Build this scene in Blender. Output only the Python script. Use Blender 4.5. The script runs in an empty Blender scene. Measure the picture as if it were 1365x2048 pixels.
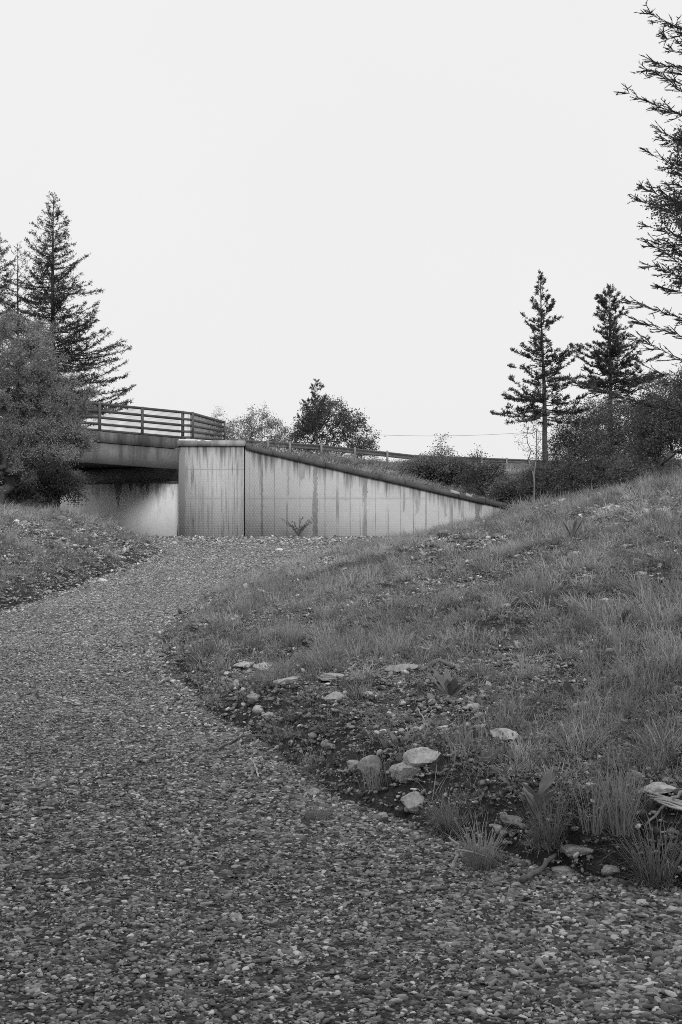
import bpy, bmesh, math, random
import numpy as np
from mathutils import Vector, Matrix

R = math.radians
scene = bpy.context.scene
COL = scene.collection

# ------------------------------------------------------------------ camera
F, CX, HY, CH = 2844.44, 682.5, 1000.0, 1.65      # focal length in photo pixels, centre column, eye level row, eye height
cam_d = bpy.data.cameras.new('camera')
cam_d.lens = 50.0; cam_d.sensor_width = 36.0; cam_d.sensor_fit = 'AUTO'
cam_d.shift_y = -24.0 / 2048.0
cam_d.clip_start = 0.1; cam_d.clip_end = 6000
cam = bpy.data.objects.new('camera', cam_d); COL.objects.link(cam)
cam.location = (0, 0, CH); cam.rotation_euler = (R(90), 0, 0)
scene.camera = cam

# ------------------------------------------------------------------ sky and light (overcast)
SUN_EL, SUN_AZ = R(31), R(166)                       # the bright part of the cloud stands behind the camera, a little right
w = bpy.data.worlds.new('World'); scene.world = w; w.use_nodes = True
nt = w.node_tree; nt.nodes.clear()
wo = nt.nodes.new('ShaderNodeOutputWorld'); bg = nt.nodes.new('ShaderNodeBackground')
sk = nt.nodes.new('ShaderNodeTexSky'); sk.sky_type = 'NISHITA'; sk.sun_disc = False
sk.sun_elevation = SUN_EL; sk.sun_rotation = SUN_AZ; sk.dust_density = 6.0; sk.air_density = 1.0
bw = nt.nodes.new('ShaderNodeRGBToBW')
mx = nt.nodes.new('ShaderNodeMix'); mx.data_type = 'FLOAT'
mx.inputs[0].default_value = 0.93                   # mostly an even cloud layer
mx.inputs[3].default_value = 9.2
nt.links.new(sk.outputs[0], bw.inputs[0]); nt.links.new(bw.outputs[0], mx.inputs[2])
cn = nt.nodes.new('ShaderNodeTexNoise'); cn.inputs['Scale'].default_value = 2.2; cn.inputs['Detail'].default_value = 4
cm = nt.nodes.new('ShaderNodeMath'); cm.operation = 'MULTIPLY_ADD'; cm.inputs[1].default_value = 0.09; cm.inputs[2].default_value = 0.955
c2 = nt.nodes.new('ShaderNodeMath'); c2.operation = 'MULTIPLY'
tc = nt.nodes.new('ShaderNodeTexCoord'); nt.links.new(tc.outputs['Generated'], cn.inputs['Vector'])
nt.links.new(cn.outputs['Fac'], cm.inputs[0]); nt.links.new(cm.outputs[0], c2.inputs[0]); nt.links.new(mx.outputs[0], c2.inputs[1])
nt.links.new(c2.outputs[0], bg.inputs[0]); bg.inputs[1].default_value = 0.0785
nt.links.new(bg.outputs[0], wo.inputs[0])
sl = bpy.data.lights.new('sun', 'SUN'); sl.energy = 1.5; sl.angle = R(20); sl.color = (1, 1, 1)
so = bpy.data.objects.new('sun', sl); COL.objects.link(so)
so.rotation_euler = (R(90) - SUN_EL, 0, R(180) - SUN_AZ)
scene.view_settings.view_transform = 'Standard'; scene.view_settings.look = 'None'
scene.view_settings.exposure = 0.35; scene.view_settings.gamma = 1.0
scene.cycles.pixel_filter_type = 'BLACKMAN_HARRIS'; scene.cycles.filter_width = 0.95
scene.cycles.use_denoising = False
scene.cycles.max_bounces = 6; scene.cycles.diffuse_bounces = 3; scene.cycles.transparent_max_bounces = 4

# ------------------------------------------------------------------ numbers: noise, ground shape
def _hash(ix, iy, seed):
    n = (ix.astype(np.int64) * 374761393 + iy.astype(np.int64) * 668265263 + seed * 982451653) & 0xFFFFFFFF
    n = ((n ^ (n >> 13)) * 1274126177) & 0xFFFFFFFF
    return ((n ^ (n >> 16)) & 0xFFFF) / 65535.0
def vnoise(x, y, seed=0):
    x = np.asarray(x, float); y = np.asarray(y, float)
    ix = np.floor(x); iy = np.floor(y); fx = x - ix; fy = y - iy
    fx = fx * fx * (3 - 2 * fx); fy = fy * fy * (3 - 2 * fy)
    a = _hash(ix, iy, seed); b = _hash(ix + 1, iy, seed); c = _hash(ix, iy + 1, seed); d = _hash(ix + 1, iy + 1, seed)
    return (a + (b - a) * fx) * (1 - fy) + (c + (d - c) * fx) * fy
def fbm(x, y, seed=0, octv=4):
    s = 0; a = 0.5; t = 0
    for k in range(octv):
        s = s + a * vnoise(np.asarray(x) * 2 ** k, np.asarray(y) * 2 ** k, seed + k * 17); t += a; a *= 0.5
    return s / t - 0.5
def sstep(a, b, x):
    t = np.clip((np.asarray(x, float) - a) / (b - a), 0, 1); return t * t * (3 - 2 * t)
YR = [0, 4, 5, 5.94, 6.3, 6.8, 7.33, 8.09, 9.39, 11.2, 14.2, 16.2, 19.6, 24.7, 33.5, 40, 46.9, 58.6, 62]
XR = [4.6, 2.6, 2.0, 1.43, 0.80, 0.42, 0.12, -0.16, -0.6, -1.11, -1.76, -2.06, -2.15, -2.0, -1.15, -0.1, 1.3, 3.9, 4.4]
YL = [0, 15, 20.4, 24, 29.3, 39, 43, 46, 49, 52, 55, 58, 64]
XL = [-5.0, -4.9, -4.85, -4.85, -4.97, -5.2, -5.5, -6.1, -7.2, -9.5, -14, -25, -60]
def xr(y): return np.interp(y, YR, XR) + 0.25 * fbm(np.asarray(y) * 0.9, np.asarray(y) * 0, 5)
def xl(y): return np.interp(y, YL, XL) + 0.3 * fbm(np.asarray(y) * 0.7, np.asarray(y) * 0 + 3, 6)
WALL_Y = 62.0
def walltop(x): return np.interp(x, [-7.1, -4.2, 7.4, 9, 30], [4.05, 4.05, 1.42, 1.25, 1.25])
BARX = [-5.89, -1.18, 2.58, 4.51, 12.4, 40]; BARY = [72, 79, 84, 87, 100, 140]; BARZ = [4.02, 3.97, 3.76, 3.65, 3.78, 3.8]
AB0 = np.array([-7.1, 62.35]); ABD = np.array([-0.716, 0.698]); ABN = np.array([0.698, 0.716])
def smin(a, b, k):
    h = np.clip(0.5 + 0.5 * (b - a) / k, 0, 1); return b + (a - b) * h - k * h * (1 - h)
def H(x, y):
    """height of the ground sheet"""
    x = np.asarray(x, float); y = np.asarray(y, float); x, y = np.broadcast_arrays(x, y)
    dr = x - xr(y); dl = xl(y) - x
    bump = 0.16 * fbm(x * 0.55, y * 0.55, 11) + 0.10 * fbm(x * 2.1, y * 2.1, 23) + 0.05 * fbm(x * 6, y * 6, 31)
    lip = np.interp(y, [0, 14, 30], [0.25, 0.22, 0.12]) * (0.5 + 0.8 * vnoise(x * 0.7, y * 0.7, 8))
    hr = smin(np.interp(y, [0, 24, 40], [0.25, 0.25, 0.185]) * np.maximum(dr, 0), np.full_like(x, 2.25), 0.9) + lip * sstep(-0.05, 0.38, dr)
    hl = 1.38 * (1 - np.exp(-np.maximum(dl, 0) * 0.52)) + 0.1 * sstep(0, 0.4, dl)
    b = np.where(dr > 0, hr + bump * sstep(0, 0.9, dr), np.where(dl > 0, hl + bump * sstep(0, 0.9, dl), 0))
    h = np.where((dr > 0) | (dl > 0), b, 0) - 0.05 * (1 - sstep(-0.02, 0.12, np.maximum(dr, dl)))
    # behind the wall: slope up to the road, the road, and the land beyond
    yb = np.interp(x, BARX, BARY); zr = np.interp(x, BARX, BARZ)
    wt = np.maximum(walltop(x) - 0.06, np.where(x > 7.0, np.minimum(h, 1.6), 0))
    t = sstep(0, 1, (y - 62.7) / np.maximum(yb - 62.7, 1) * 0.9 + 0.05)
    emb = wt + (zr - wt) * t + 0.12 * fbm(x * 0.6, y * 0.6, 41) * sstep(62.7, 64.5, y)
    far = sstep(10, 26, y - yb)
    emb = emb * (1 - far) + far * (3.0 + 0.8 * fbm(x * 0.05, y * 0.05, 51))
    sd = (x - AB0[0]) * ABN[0] + (y - AB0[1]) * ABN[1]
    back = ((x >= -7.1) & (y > 62.45)) | ((x < -7.1) & (sd > 1.3))
    out = np.where(back, emb, h)
    west = sstep(70, 80, y) * sstep(-16, -24, x)
    return np.where(back, out, out * (1 - west) + west * 1.5)
def track_z(x, y):
    return 0.05 * fbm(x * 0.5, y * 0.5, 61) + 0.03 * fbm(x * 2, y * 2, 62) + 0.025
def P(px, py, Y): return Vector(((px - CX) / F * Y, Y, CH + (HY - py) / F * Y))
def hit(px, py, y0=3.2, y1=61.9):
    """where the sight line through a photo pixel meets the ground"""
    Y = np.linspace(y0, y1, 6000)
    X = (px - CX) / F * Y; Z = CH + (HY - py) / F * Y
    dr = X - xr(Y); dl = xl(Y) - X
    G = np.where((dr > 0) | (dl > 0), np.maximum(H(X, Y), track_z(X, Y)), track_z(X, Y))
    k = np.argmax(Z <= G)
    if Z[k] > G[k]: k = len(Y) - 1
    return Vector((float(X[k]), float(Y[k]), float(G[k])))

# ------------------------------------------------------------------ node helper and materials
class NB:
    def __init__(s, name):
        s.m = bpy.data.materials.new(name); s.m.use_nodes = True; s.t = s.m.node_tree
        s.b = s.t.nodes['Principled BSDF']; s.b.inputs['Roughness'].default_value = 0.9
        s.b.inputs['Specular IOR Level'].default_value = 0.25
    def n(s, typ, **kw):
        nd = s.t.nodes.new(typ)
        for k, v in kw.items():
            if hasattr(nd, k): setattr(nd, k, v)
        return nd
    def put(s, sock, v):
        if isinstance(v, (int, float, tuple)): sock.default_value = v
        else: s.t.links.new(v, sock)
    def math(s, op, a, b=0.0, c=None):
        nd = s.n('ShaderNodeMath', operation=op); s.put(nd.inputs[0], a); s.put(nd.inputs[1], b)
        if c is not None: s.put(nd.inputs[2], c)
        return nd.outputs[0]
    def vmath(s, op, a, b=None):
        nd = s.n('ShaderNodeVectorMath', operation=op); s.put(nd.inputs[0], a)
        if b is not None: s.put(nd.inputs[1], b)
        return nd.outputs['Value'] if op in ('DOT_PRODUCT', 'LENGTH') else nd.outputs[0]
    def pos(s): return s.n('ShaderNodeNewGeometry').outputs['Position']
    def obj(s): return s.n('ShaderNodeTexCoord').outputs['Object']
    def scale(s, v, sc): return s.vmath('MULTIPLY', v, sc)
    def noise(s, v, sc, det=4, rough=0.55):
        nd = s.n('ShaderNodeTexNoise'); s.put(nd.inputs['Vector'], v); nd.inputs['Scale'].default_value = sc
        nd.inputs['Detail'].default_value = det; nd.inputs['Roughness'].default_value = rough; return nd.outputs['Fac']
    def voro(s, v, sc, feature='F1', out='Distance'):
        nd = s.n('ShaderNodeTexVoronoi', feature=feature); s.put(nd.inputs['Vector'], v); nd.inputs['Scale'].default_value = sc
        return nd.outputs[out]
    def ramp(s, f, pts):
        nd = s.n('ShaderNodeValToRGB'); e = nd.color_ramp.elements
        while len(e) < len(pts): e.new(0.5)
        for i, (p, c) in enumerate(pts): e[i].position = p; e[i].color = (c, c, c, 1)
        s.put(nd.inputs[0], f); return nd.outputs[0]
    def sep(s, v):
        nd = s.n('ShaderNodeSeparateXYZ'); s.put(nd.inputs[0], v); return nd.outputs
    def comb(s, x, y, z):
        nd = s.n('ShaderNodeCombineXYZ'); s.put(nd.inputs[0], x); s.put(nd.inputs[1], y); s.put(nd.inputs[2], z); return nd.outputs[0]
    def mix(s, f, a, b):
        nd = s.n('ShaderNodeMix'); nd.data_type = 'FLOAT'; s.put(nd.inputs[0], f); s.put(nd.inputs[2], a); s.put(nd.inputs[3], b); return nd.outputs[0]
    def color(s, v):
        if isinstance(v, (int, float)): s.b.inputs['Base Color'].default_value = (v, v, v, 1)
        else: s.put(s.b.inputs['Base Color'], v)
    def bump(s, h, dist=0.01, strength=1.0):
        nd = s.n('ShaderNodeBump'); s.put(nd.inputs['Height'], h); nd.inputs['Distance'].default_value = dist
        nd.inputs['Strength'].default_value = strength; s.put(s.b.inputs['Normal'], nd.outputs[0])
    def tone(s):
        a = s.n('ShaderNodeAttribute'); a.attribute_name = 'tone'
        return s.math('FRACT', s.math('ADD', a.outputs['Fac'], s.rnd()))
    def rnd(s): return s.n('ShaderNodeObjectInfo').outputs['Random']
    def leafy(s, amount):
        s.b.inputs['Roughness'].default_value = 0.65
        tr = s.n('ShaderNodeBsdfTranslucent'); ms = s.n('ShaderNodeMixShader'); ms.inputs[0].default_value = amount
        bc = s.b.inputs['Base Color']
        if bc.is_linked: s.t.links.new(bc.links[0].from_socket, tr.inputs[0])
        else: tr.inputs[0].default_value = bc.default_value
        out = s.t.nodes['Material Output']
        s.t.links.new(s.b.outputs[0], ms.inputs[1]); s.t.links.new(tr.outputs[0], ms.inputs[2]); s.t.links.new(ms.outputs[0], out.inputs[0])

M = {}
def mat_plain(name, lo, hi, sc=3.0, bump=0.0, bsc=30, rough=0.9):
    b = NB(name); p = b.obj()
    b.color(b.ramp(b.noise(p, sc), [(0.3, lo), (0.7, hi)]))
    b.b.inputs['Roughness'].default_value = rough
    if bump: b.bump(b.noise(p, bsc, 5), bump)
    M[name] = b.m; return b.m

def make_materials():
    # fine gravel under the loose stones
    b = NB('gravel_bed'); p = b.pos()
    cell = b.voro(p, 55, out='Color'); cell2 = b.voro(p, 24, out='Color'); cell3 = b.voro(p, 8, out='Color')
    v = b.mix(0.5, b.sep(cell)[0], b.sep(cell2)[1]); v = b.mix(0.2, v, b.sep(cell3)[2])
    v = b.math('ADD', v, b.math('MULTIPLY', b.math('SUBTRACT', b.noise(p, 0.6, 3), 0.5), 0.35))
    b.color(b.ramp(v, [(0.1, 0.02), (0.5, 0.06), (0.75, 0.13), (0.95, 0.25)]))
    d = b.math('ADD', b.voro(p, 55), b.math('MULTIPLY', b.voro(p, 24), 1.2)); b.bump(b.math('SUBTRACT', 1.0, d), 0.03)
    M['gravel_bed'] = b.m
    # loose gravel stones: each stone its own grey
    b = NB('gravel_stone'); p = b.obj(); r = b.tone()
    base = b.ramp(r, [(0.0, 0.03), (0.3, 0.105), (0.7, 0.215), (0.92, 0.34), (1.0, 0.62)])
    g = b.noise(p, 3.0, 4); v = b.math('MULTIPLY', base, b.math('ADD', 0.82, b.math('MULTIPLY', g, 0.36)))
    big = b.noise(b.pos(), 0.35, 3)
    v = b.math('MULTIPLY', v, b.math('ADD', 0.68, b.math('MULTIPLY', big, 0.64)))
    b.color(v); M['gravel_stone'] = b.m
    # soil of the banks
    b = NB('soil'); p = b.pos()
    n1 = b.noise(p, 1.2, 5); n2 = b.noise(p, 14, 5); c = b.sep(b.voro(p, 40, out='Color'))[0]
    v = b.math('ADD', b.math('MULTIPLY', n1, 0.5), b.math('ADD', b.math('MULTIPLY', n2, 0.3), b.math('MULTIPLY', c, 0.25)))
    b.color(b.ramp(v, [(0.3, 0.025), (0.52, 0.05), (0.7, 0.09), (0.85, 0.17)]))
    b.bump(b.math('ADD', b.math('MULTIPLY', n2, 1.5), b.math('ADD', b.voro(p, 40), b.voro(p, 90))), 0.014); M['soil'] = b.m
    # pale field stones
    b = NB('field_stone'); p = b.obj(); r = b.rnd()
    n1 = b.noise(p, 13, 6, 0.65); n2 = b.noise(p, 60, 5, 0.7)
    base = b.ramp(b.math('ADD', b.math('MULTIPLY', n1, 0.6), b.math('MULTIPLY', n2, 0.4)), [(0.33, 0.16), (0.45, 0.38), (0.6, 0.54), (0.75, 0.68)])
    b.color(b.math('MULTIPLY', base, b.math('ADD', 0.7, b.math('MULTIPLY', r, 0.5))))
    b.bump(b.math('ADD', n1, b.math('MULTIPLY', n2, 0.6)), 0.009); M['field_stone'] = b.m
    b = NB('bank_stone'); p = b.obj(); r = b.tone()
    base = b.ramp(r, [(0.0, 0.06), (0.5, 0.19), (0.82, 0.32), (0.94, 0.48), (1.0, 0.72)])
    b.color(b.math('MULTIPLY', base, b.math('ADD', 0.6, b.math('MULTIPLY', b.noise(p, 3, 4), 0.8)))); M['bank_stone'] = b.m
    # grass and leaves
    def leaf(name, lo, hi, tr, pos_var=0.0):
        b = NB(name); r = b.rnd()
        v = b.mix(r, lo, hi)
        big = b.noise(b.pos(), 0.8, 3)
        v = b.math('MULTIPLY', v, b.math('ADD', 0.6, b.math('MULTIPLY', big, 0.8)))
        fine = b.noise(b.pos(), 25 if pos_var == 0 else pos_var, 2)
        v = b.math('MULTIPLY', v, b.math('ADD', 0.55, b.math('MULTIPLY', fine, 0.9)))
        b.color(v); b.leafy(tr); M[name] = b.m
    leaf('grass_blade', 0.18, 0.44, 0.35)
    leaf('grass_dark', 0.12, 0.30, 0.3)
    leaf('tuft_blade', 0.28, 0.36, 0.4)
    leaf('grass_dry', 0.34, 0.5, 0.3)
    leaf('broad_leaf', 0.17, 0.22, 0.25)
    leaf('willow_leaf', 0.27, 0.27, 0.35, 6)
    leaf('pale_leaf', 0.17, 0.19, 0.3, 5)
    leaf('dark_leaf', 0.10, 0.11, 0.25, 4)
    leaf('needle', 0.045, 0.05, 0.1, 3)
    leaf('pine_needle', 0.055, 0.06, 0.1, 3)
    leaf('spruce_needle', 0.05, 0.055, 0.08, 8)
    mat_plain('bark', 0.035, 0.09, 6, 0.02, 25)
    mat_plain('birch_bark', 0.10, 0.28, 3, 0.01, 25)
    mat_plain('dead_wood', 0.10, 0.22, 8, 0.01, 40)
    mat_plain('bleached_wood', 0.28, 0.5, 9, 0.01, 40)
    mat_plain('steel_dark', 0.065, 0.12, 4, 0.0, rough=0.7)
    mat_plain('steel_grey', 0.14, 0.24, 3, 0.0, rough=0.6)
    mat_plain('wire_mesh', 0.22, 0.32, 3, 0.0, rough=0.6)
    mat_plain('asphalt', 0.04, 0.06, 20, 0.01, 80)
    mat_plain('hill_moor', 0.05, 0.10, 0.05)
    # concrete
    def concrete(name, lo, hi, stain, z_top, z_fall, extra=None, streak_sc=(2.2, 2.2, 0.12), amt=1.0):
        b = NB(name); p = b.pos(); x, y, z = b.sep(p)
        base = b.ramp(b.math('ADD', b.math('MULTIPLY', b.noise(p, 0.8, 5), 0.6), b.math('MULTIPLY', b.noise(p, 9, 5), 0.4)), [(0.3, lo), (0.7, hi)])
        st = b.noise(b.scale(p, streak_sc), 1.0, 5, 0.65)
        grad = b.n('ShaderNodeMapRange'); b.put(grad.inputs[0], b.math('SUBTRACT', z_top, z) if not isinstance(z_top, str) else b.math('SUBTRACT', extra(b, x), z))
        grad.inputs[1].default_value = 0.0; grad.inputs[2].default_value = z_fall; grad.inputs[3].default_value = 0.22; grad.inputs[4].default_value = -0.02
        s2 = b.math('ADD', st, grad.outputs[0])
        sm = b.ramp(s2, [(0.58, 0.0), (0.78, 1.0)])
        return b, p, (x, y, z), base, b.math('MULTIPLY', sm, amt), stain
    b, p, (x, y, z), base, sm, stain = concrete('wall_concrete', 0.40, 0.50, 0.1, 'slope', 1.0,
        lambda b, x: b.math('MINIMUM', 4.0, b.math('SUBTRACT', 4.0, b.math('MULTIPLY', b.math('ADD', x, 4.2), 0.2267))), streak_sc=(4.5, 4.5, 0.18))
    # chicken-wire (hexagon) relief cast into the face
    s_ = 1 / 0.125
    u = b.math('MULTIPLY', x, s_); v = b.math('MULTIPLY', z, s_)
    def hexg(ou, ov):
        a = b.math('SUBTRACT', b.math('FLOORED_MODULO', b.math('ADD', u, ou), 1.0), 0.5)
        c = b.math('SUBTRACT', b.math('FLOORED_MODULO', b.math('ADD', v, ov), 1.7320508), 0.8660254)
        aa = b.math('ABSOLUTE', a); ca = b.math('ABSOLUTE', c)
        return b.math('MAXIMUM', aa, b.math('ADD', b.math('MULTIPLY', aa, 0.5), b.math('MULTIPLY', ca, 0.8660254)))
    hd = b.math('MINIMUM', hexg(0, 0), hexg(0.5, 0.8660254))
    line = b.ramp(hd, [(0.36, 0.0), (0.47, 1.0)])
    # joints between formwork boards, each stained by its own amount
    jx = b.math('DIVIDE', b.math('ADD', x, 3.455), 0.551)
    jn = b.n('ShaderNodeTexWhiteNoise'); jn.noise_dimensions = '1D'; b.put(jn.inputs['W'], b.math('ROUND', jx))
    wob = b.math('MULTIPLY', b.math('SUBTRACT', b.noise(p, 5, 2), 0.5), 0.04)
    jd = b.math('ABSOLUTE', b.math('SUBTRACT', b.math('ADD', jx, wob), b.math('ROUND', jx)))
    wd = b.math('ADD', 0.034, b.math('MULTIPLY', b.math('POWER', jn.outputs['Value'], 7.0), 0.14))
    jl = b.math('MULTIPLY', b.math('LESS_THAN', jd, wd), b.math('ADD', 0.15, b.math('MULTIPLY', b.noise(b.scale(p, (3, 3, 0.8)), 1.0, 4), 1.0)))
    jl = b.math('MULTIPLY', jl, b.math('GREATER_THAN', x, -4.0)); jl = b.math('MULTIPLY', jl, b.ramp(b.noise(b.scale(p, (1.8, 1.8, 0.7)), 1.0, 3), [(0.36, 0.1), (0.58, 1.0)]))
    zz = b.math('ABSOLUTE', b.math('SUBTRACT', b.math('ADD', z, b.math('MULTIPLY', b.noise(p, 2, 3), 0.1)), 1.76))
    hl = b.math('MULTIPLY', b.ramp(zz, [(0.0, 1.0), (0.09, 0.0)]), b.math('MULTIPLY', b.noise(p, 2.5, 3), 0.6))
    zz2 = b.math('ABSOLUTE', b.math('SUBTRACT', z, 2.98))
    hl2 = b.math('MULTIPLY', b.math('MULTIPLY', b.ramp(zz2, [(0.0, 1.0), (0.05, 0.0)]), 0.55), b.math('LESS_THAN', x, -4.2))
    dk = b.math('MAXIMUM', b.math('MAXIMUM', sm, b.math('MULTIPLY', jl, 0.9)), b.math('MAXIMUM', hl, hl2))
    rag = b.math('MULTIPLY', b.math('SUBTRACT', b.noise(p, 6, 5, 0.7), 0.5), 0.16)
    zr_ = b.noise(b.scale(p, (4, 4, 1.2)), 1.0, 4, 0.65)
    for (sx_, sw_, lo_, st_) in ((-3.45, 0.05, -1.0, 0.8), (-1.12, 0.10, -1.0, 0.85), (-1.75, 0.16, 2.6, 0.55), (1.06, 0.075, -1.0, 0.8), (2.75, 0.05, 1.2, 0.6), (3.35, 0.10, 1.0, 0.6), (4.55, 0.05, 0.9, 0.6), (5.94, 0.10, 0.3, 0.95), (-2.3, 0.04, 1.9, 0.5), (0.2, 0.03, 1.6, 0.5), (5.3, 0.07, 0.9, 0.6)):
        dd_ = b.math('ABSOLUTE', b.math('SUBTRACT', b.math('ADD', x, rag), sx_))
        m_ = b.math('MULTIPLY', b.math('LESS_THAN', dd_, b.math('MULTIPLY', zr_, sw_ * 1.9)), b.math('GREATER_THAN', b.math('ADD', z, b.math('MULTIPLY', zr_, 0.8)), lo_ + 0.4))
        dk = b.math('MAXIMUM', dk, b.math('MULTIPLY', m_, b.math('MULTIPLY', zr_, st_ * 1.5)))
    # the end panel carries finer, denser streaks down the columns of cells
    pan = b.math('LESS_THAN', x, -4.2)
    pst = b.ramp(b.noise(b.scale(p, (13, 13, 0.4)), 1.0, 4, 0.7), [(0.50, 0.0), (0.64, 0.6)])
    dk = b.math('MAXIMUM', dk, b.math('MULTIPLY', pst, pan))
    colm = b.math('MULTIPLY', b.math('LESS_THAN', b.math('ABSOLUTE', b.math('SUBTRACT', b.math('FRACT', b.math('MULTIPLY', b.math('ADD', u, b.math('MULTIPLY', b.noise(b.scale(p, (1.5, 1.5, 0.02)), 1.0, 2), 6.0)), 0.5)), 0.5)), 0.14), b.ramp(b.noise(b.scale(p, (9, 9, 0.9)), 1.0, 3), [(0.40, 0.0), (0.65, 0.75)]))
    dk = b.math('MAXIMUM', dk, b.math('MULTIPLY', colm, pan))
    edge = b.math('LESS_THAN', x, b.math('ADD', -6.84, b.math('MULTIPLY', b.noise(p, 3, 3), 0.06)))  # left strip of the end panel: shade of its side face painted dark
    dk = b.math('MAXIMUM', dk, b.math('MULTIPLY', edge, 0.55))
    dk = b.math('MINIMUM', b.math('MAXIMUM', dk, b.math('MULTIPLY', line, b.math('ADD', 0.13, b.math('MULTIPLY', pan, 0.09)))), 1.0)
    b.color(b.mix(dk, base, 0.13)); b.bump(b.math('SUBTRACT', 1.0, hd), 0.008); M['wall_concrete'] = b.m
    b, p, xyz, base, sm, stain = concrete('fascia_concrete', 0.14, 0.26, 0.07, 4.4, 1.4, streak_sc=(1.8, 1.8, 0.3))
    b.color(b.mix(sm, base, 0.08)); b.bump(b.noise(p, 25, 4), 0.01); M['fascia_concrete'] = b.m
    b, p, xyz, base, sm, stain = concrete('coping_concrete', 0.06, 0.13, 0.07, 6.0, 1.4)
    b.color(b.mix(sm, base, 0.05)); b.bump(b.noise(p, 25, 4), 0.01); M['coping_concrete'] = b.m
    b, p, xyz, base, sm, stain = concrete('cap_concrete', 0.28, 0.42, 0.07, 4.2, 1.0)
    b.color(b.mix(b.math('MULTIPLY', sm, 0.6), base, 0.1)); b.bump(b.noise(p, 25, 4), 0.01); M['cap_concrete'] = b.m
    b, p, (x, y, z), base, sm, stain = concrete('abutment_concrete', 0.62, 0.78, 0.2, 2.5, 1.0, streak_sc=(3.0, 3.0, 0.9), amt=0.75)
    # three wet black drips below the bearing shelf
    dr = None
    for (dx, wdt, ln) in ((-10.25, 0.26, 1.35), (-9.55, 0.17, 0.55), (-9.05, 0.30, 0.40), (-8.72, 0.12, 0.9)):
        dist = b.math('ABSOLUTE', b.math('SUBTRACT', b.math('ADD', x, b.math('MULTIPLY', b.math('SUBTRACT', b.noise(p, 7, 5, 0.7), 0.5), 0.45)), dx))
        half = b.math('MULTIPLY', b.math('MAXIMUM', b.math('SUBTRACT', 1.0, b.math('DIVIDE', b.math('SUBTRACT', 2.43, z), ln)), 0.0), wdt)
        half = b.math('POWER', b.math('DIVIDE', half, wdt), 1.6); half = b.math('MULTIPLY', half, wdt)
        d1 = b.math('LESS_THAN', dist, half)
        dr = d1 if dr is None else b.math('MAXIMUM', dr, d1)
    c = b.mix(sm, base, 0.2); c = b.mix(b.math('MULTIPLY', dr, b.math('MULTIPLY', b.noise(p, 5, 4), 1.4)), c, 0.04)
    b.color(c); b.bump(b.noise(p, 25, 4), 0.008); M['abutment_concrete'] = b.m
    b, p, xyz, base, sm, stain = concrete('soffit_concrete', 0.10, 0.2, 0.05, 3.2, 1.2, streak_sc=(2.5, 2.5, 0.6))
    b.color(b.mix(sm, base, 0.04)); M['soffit_concrete'] = b.m
make_materials()

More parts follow.
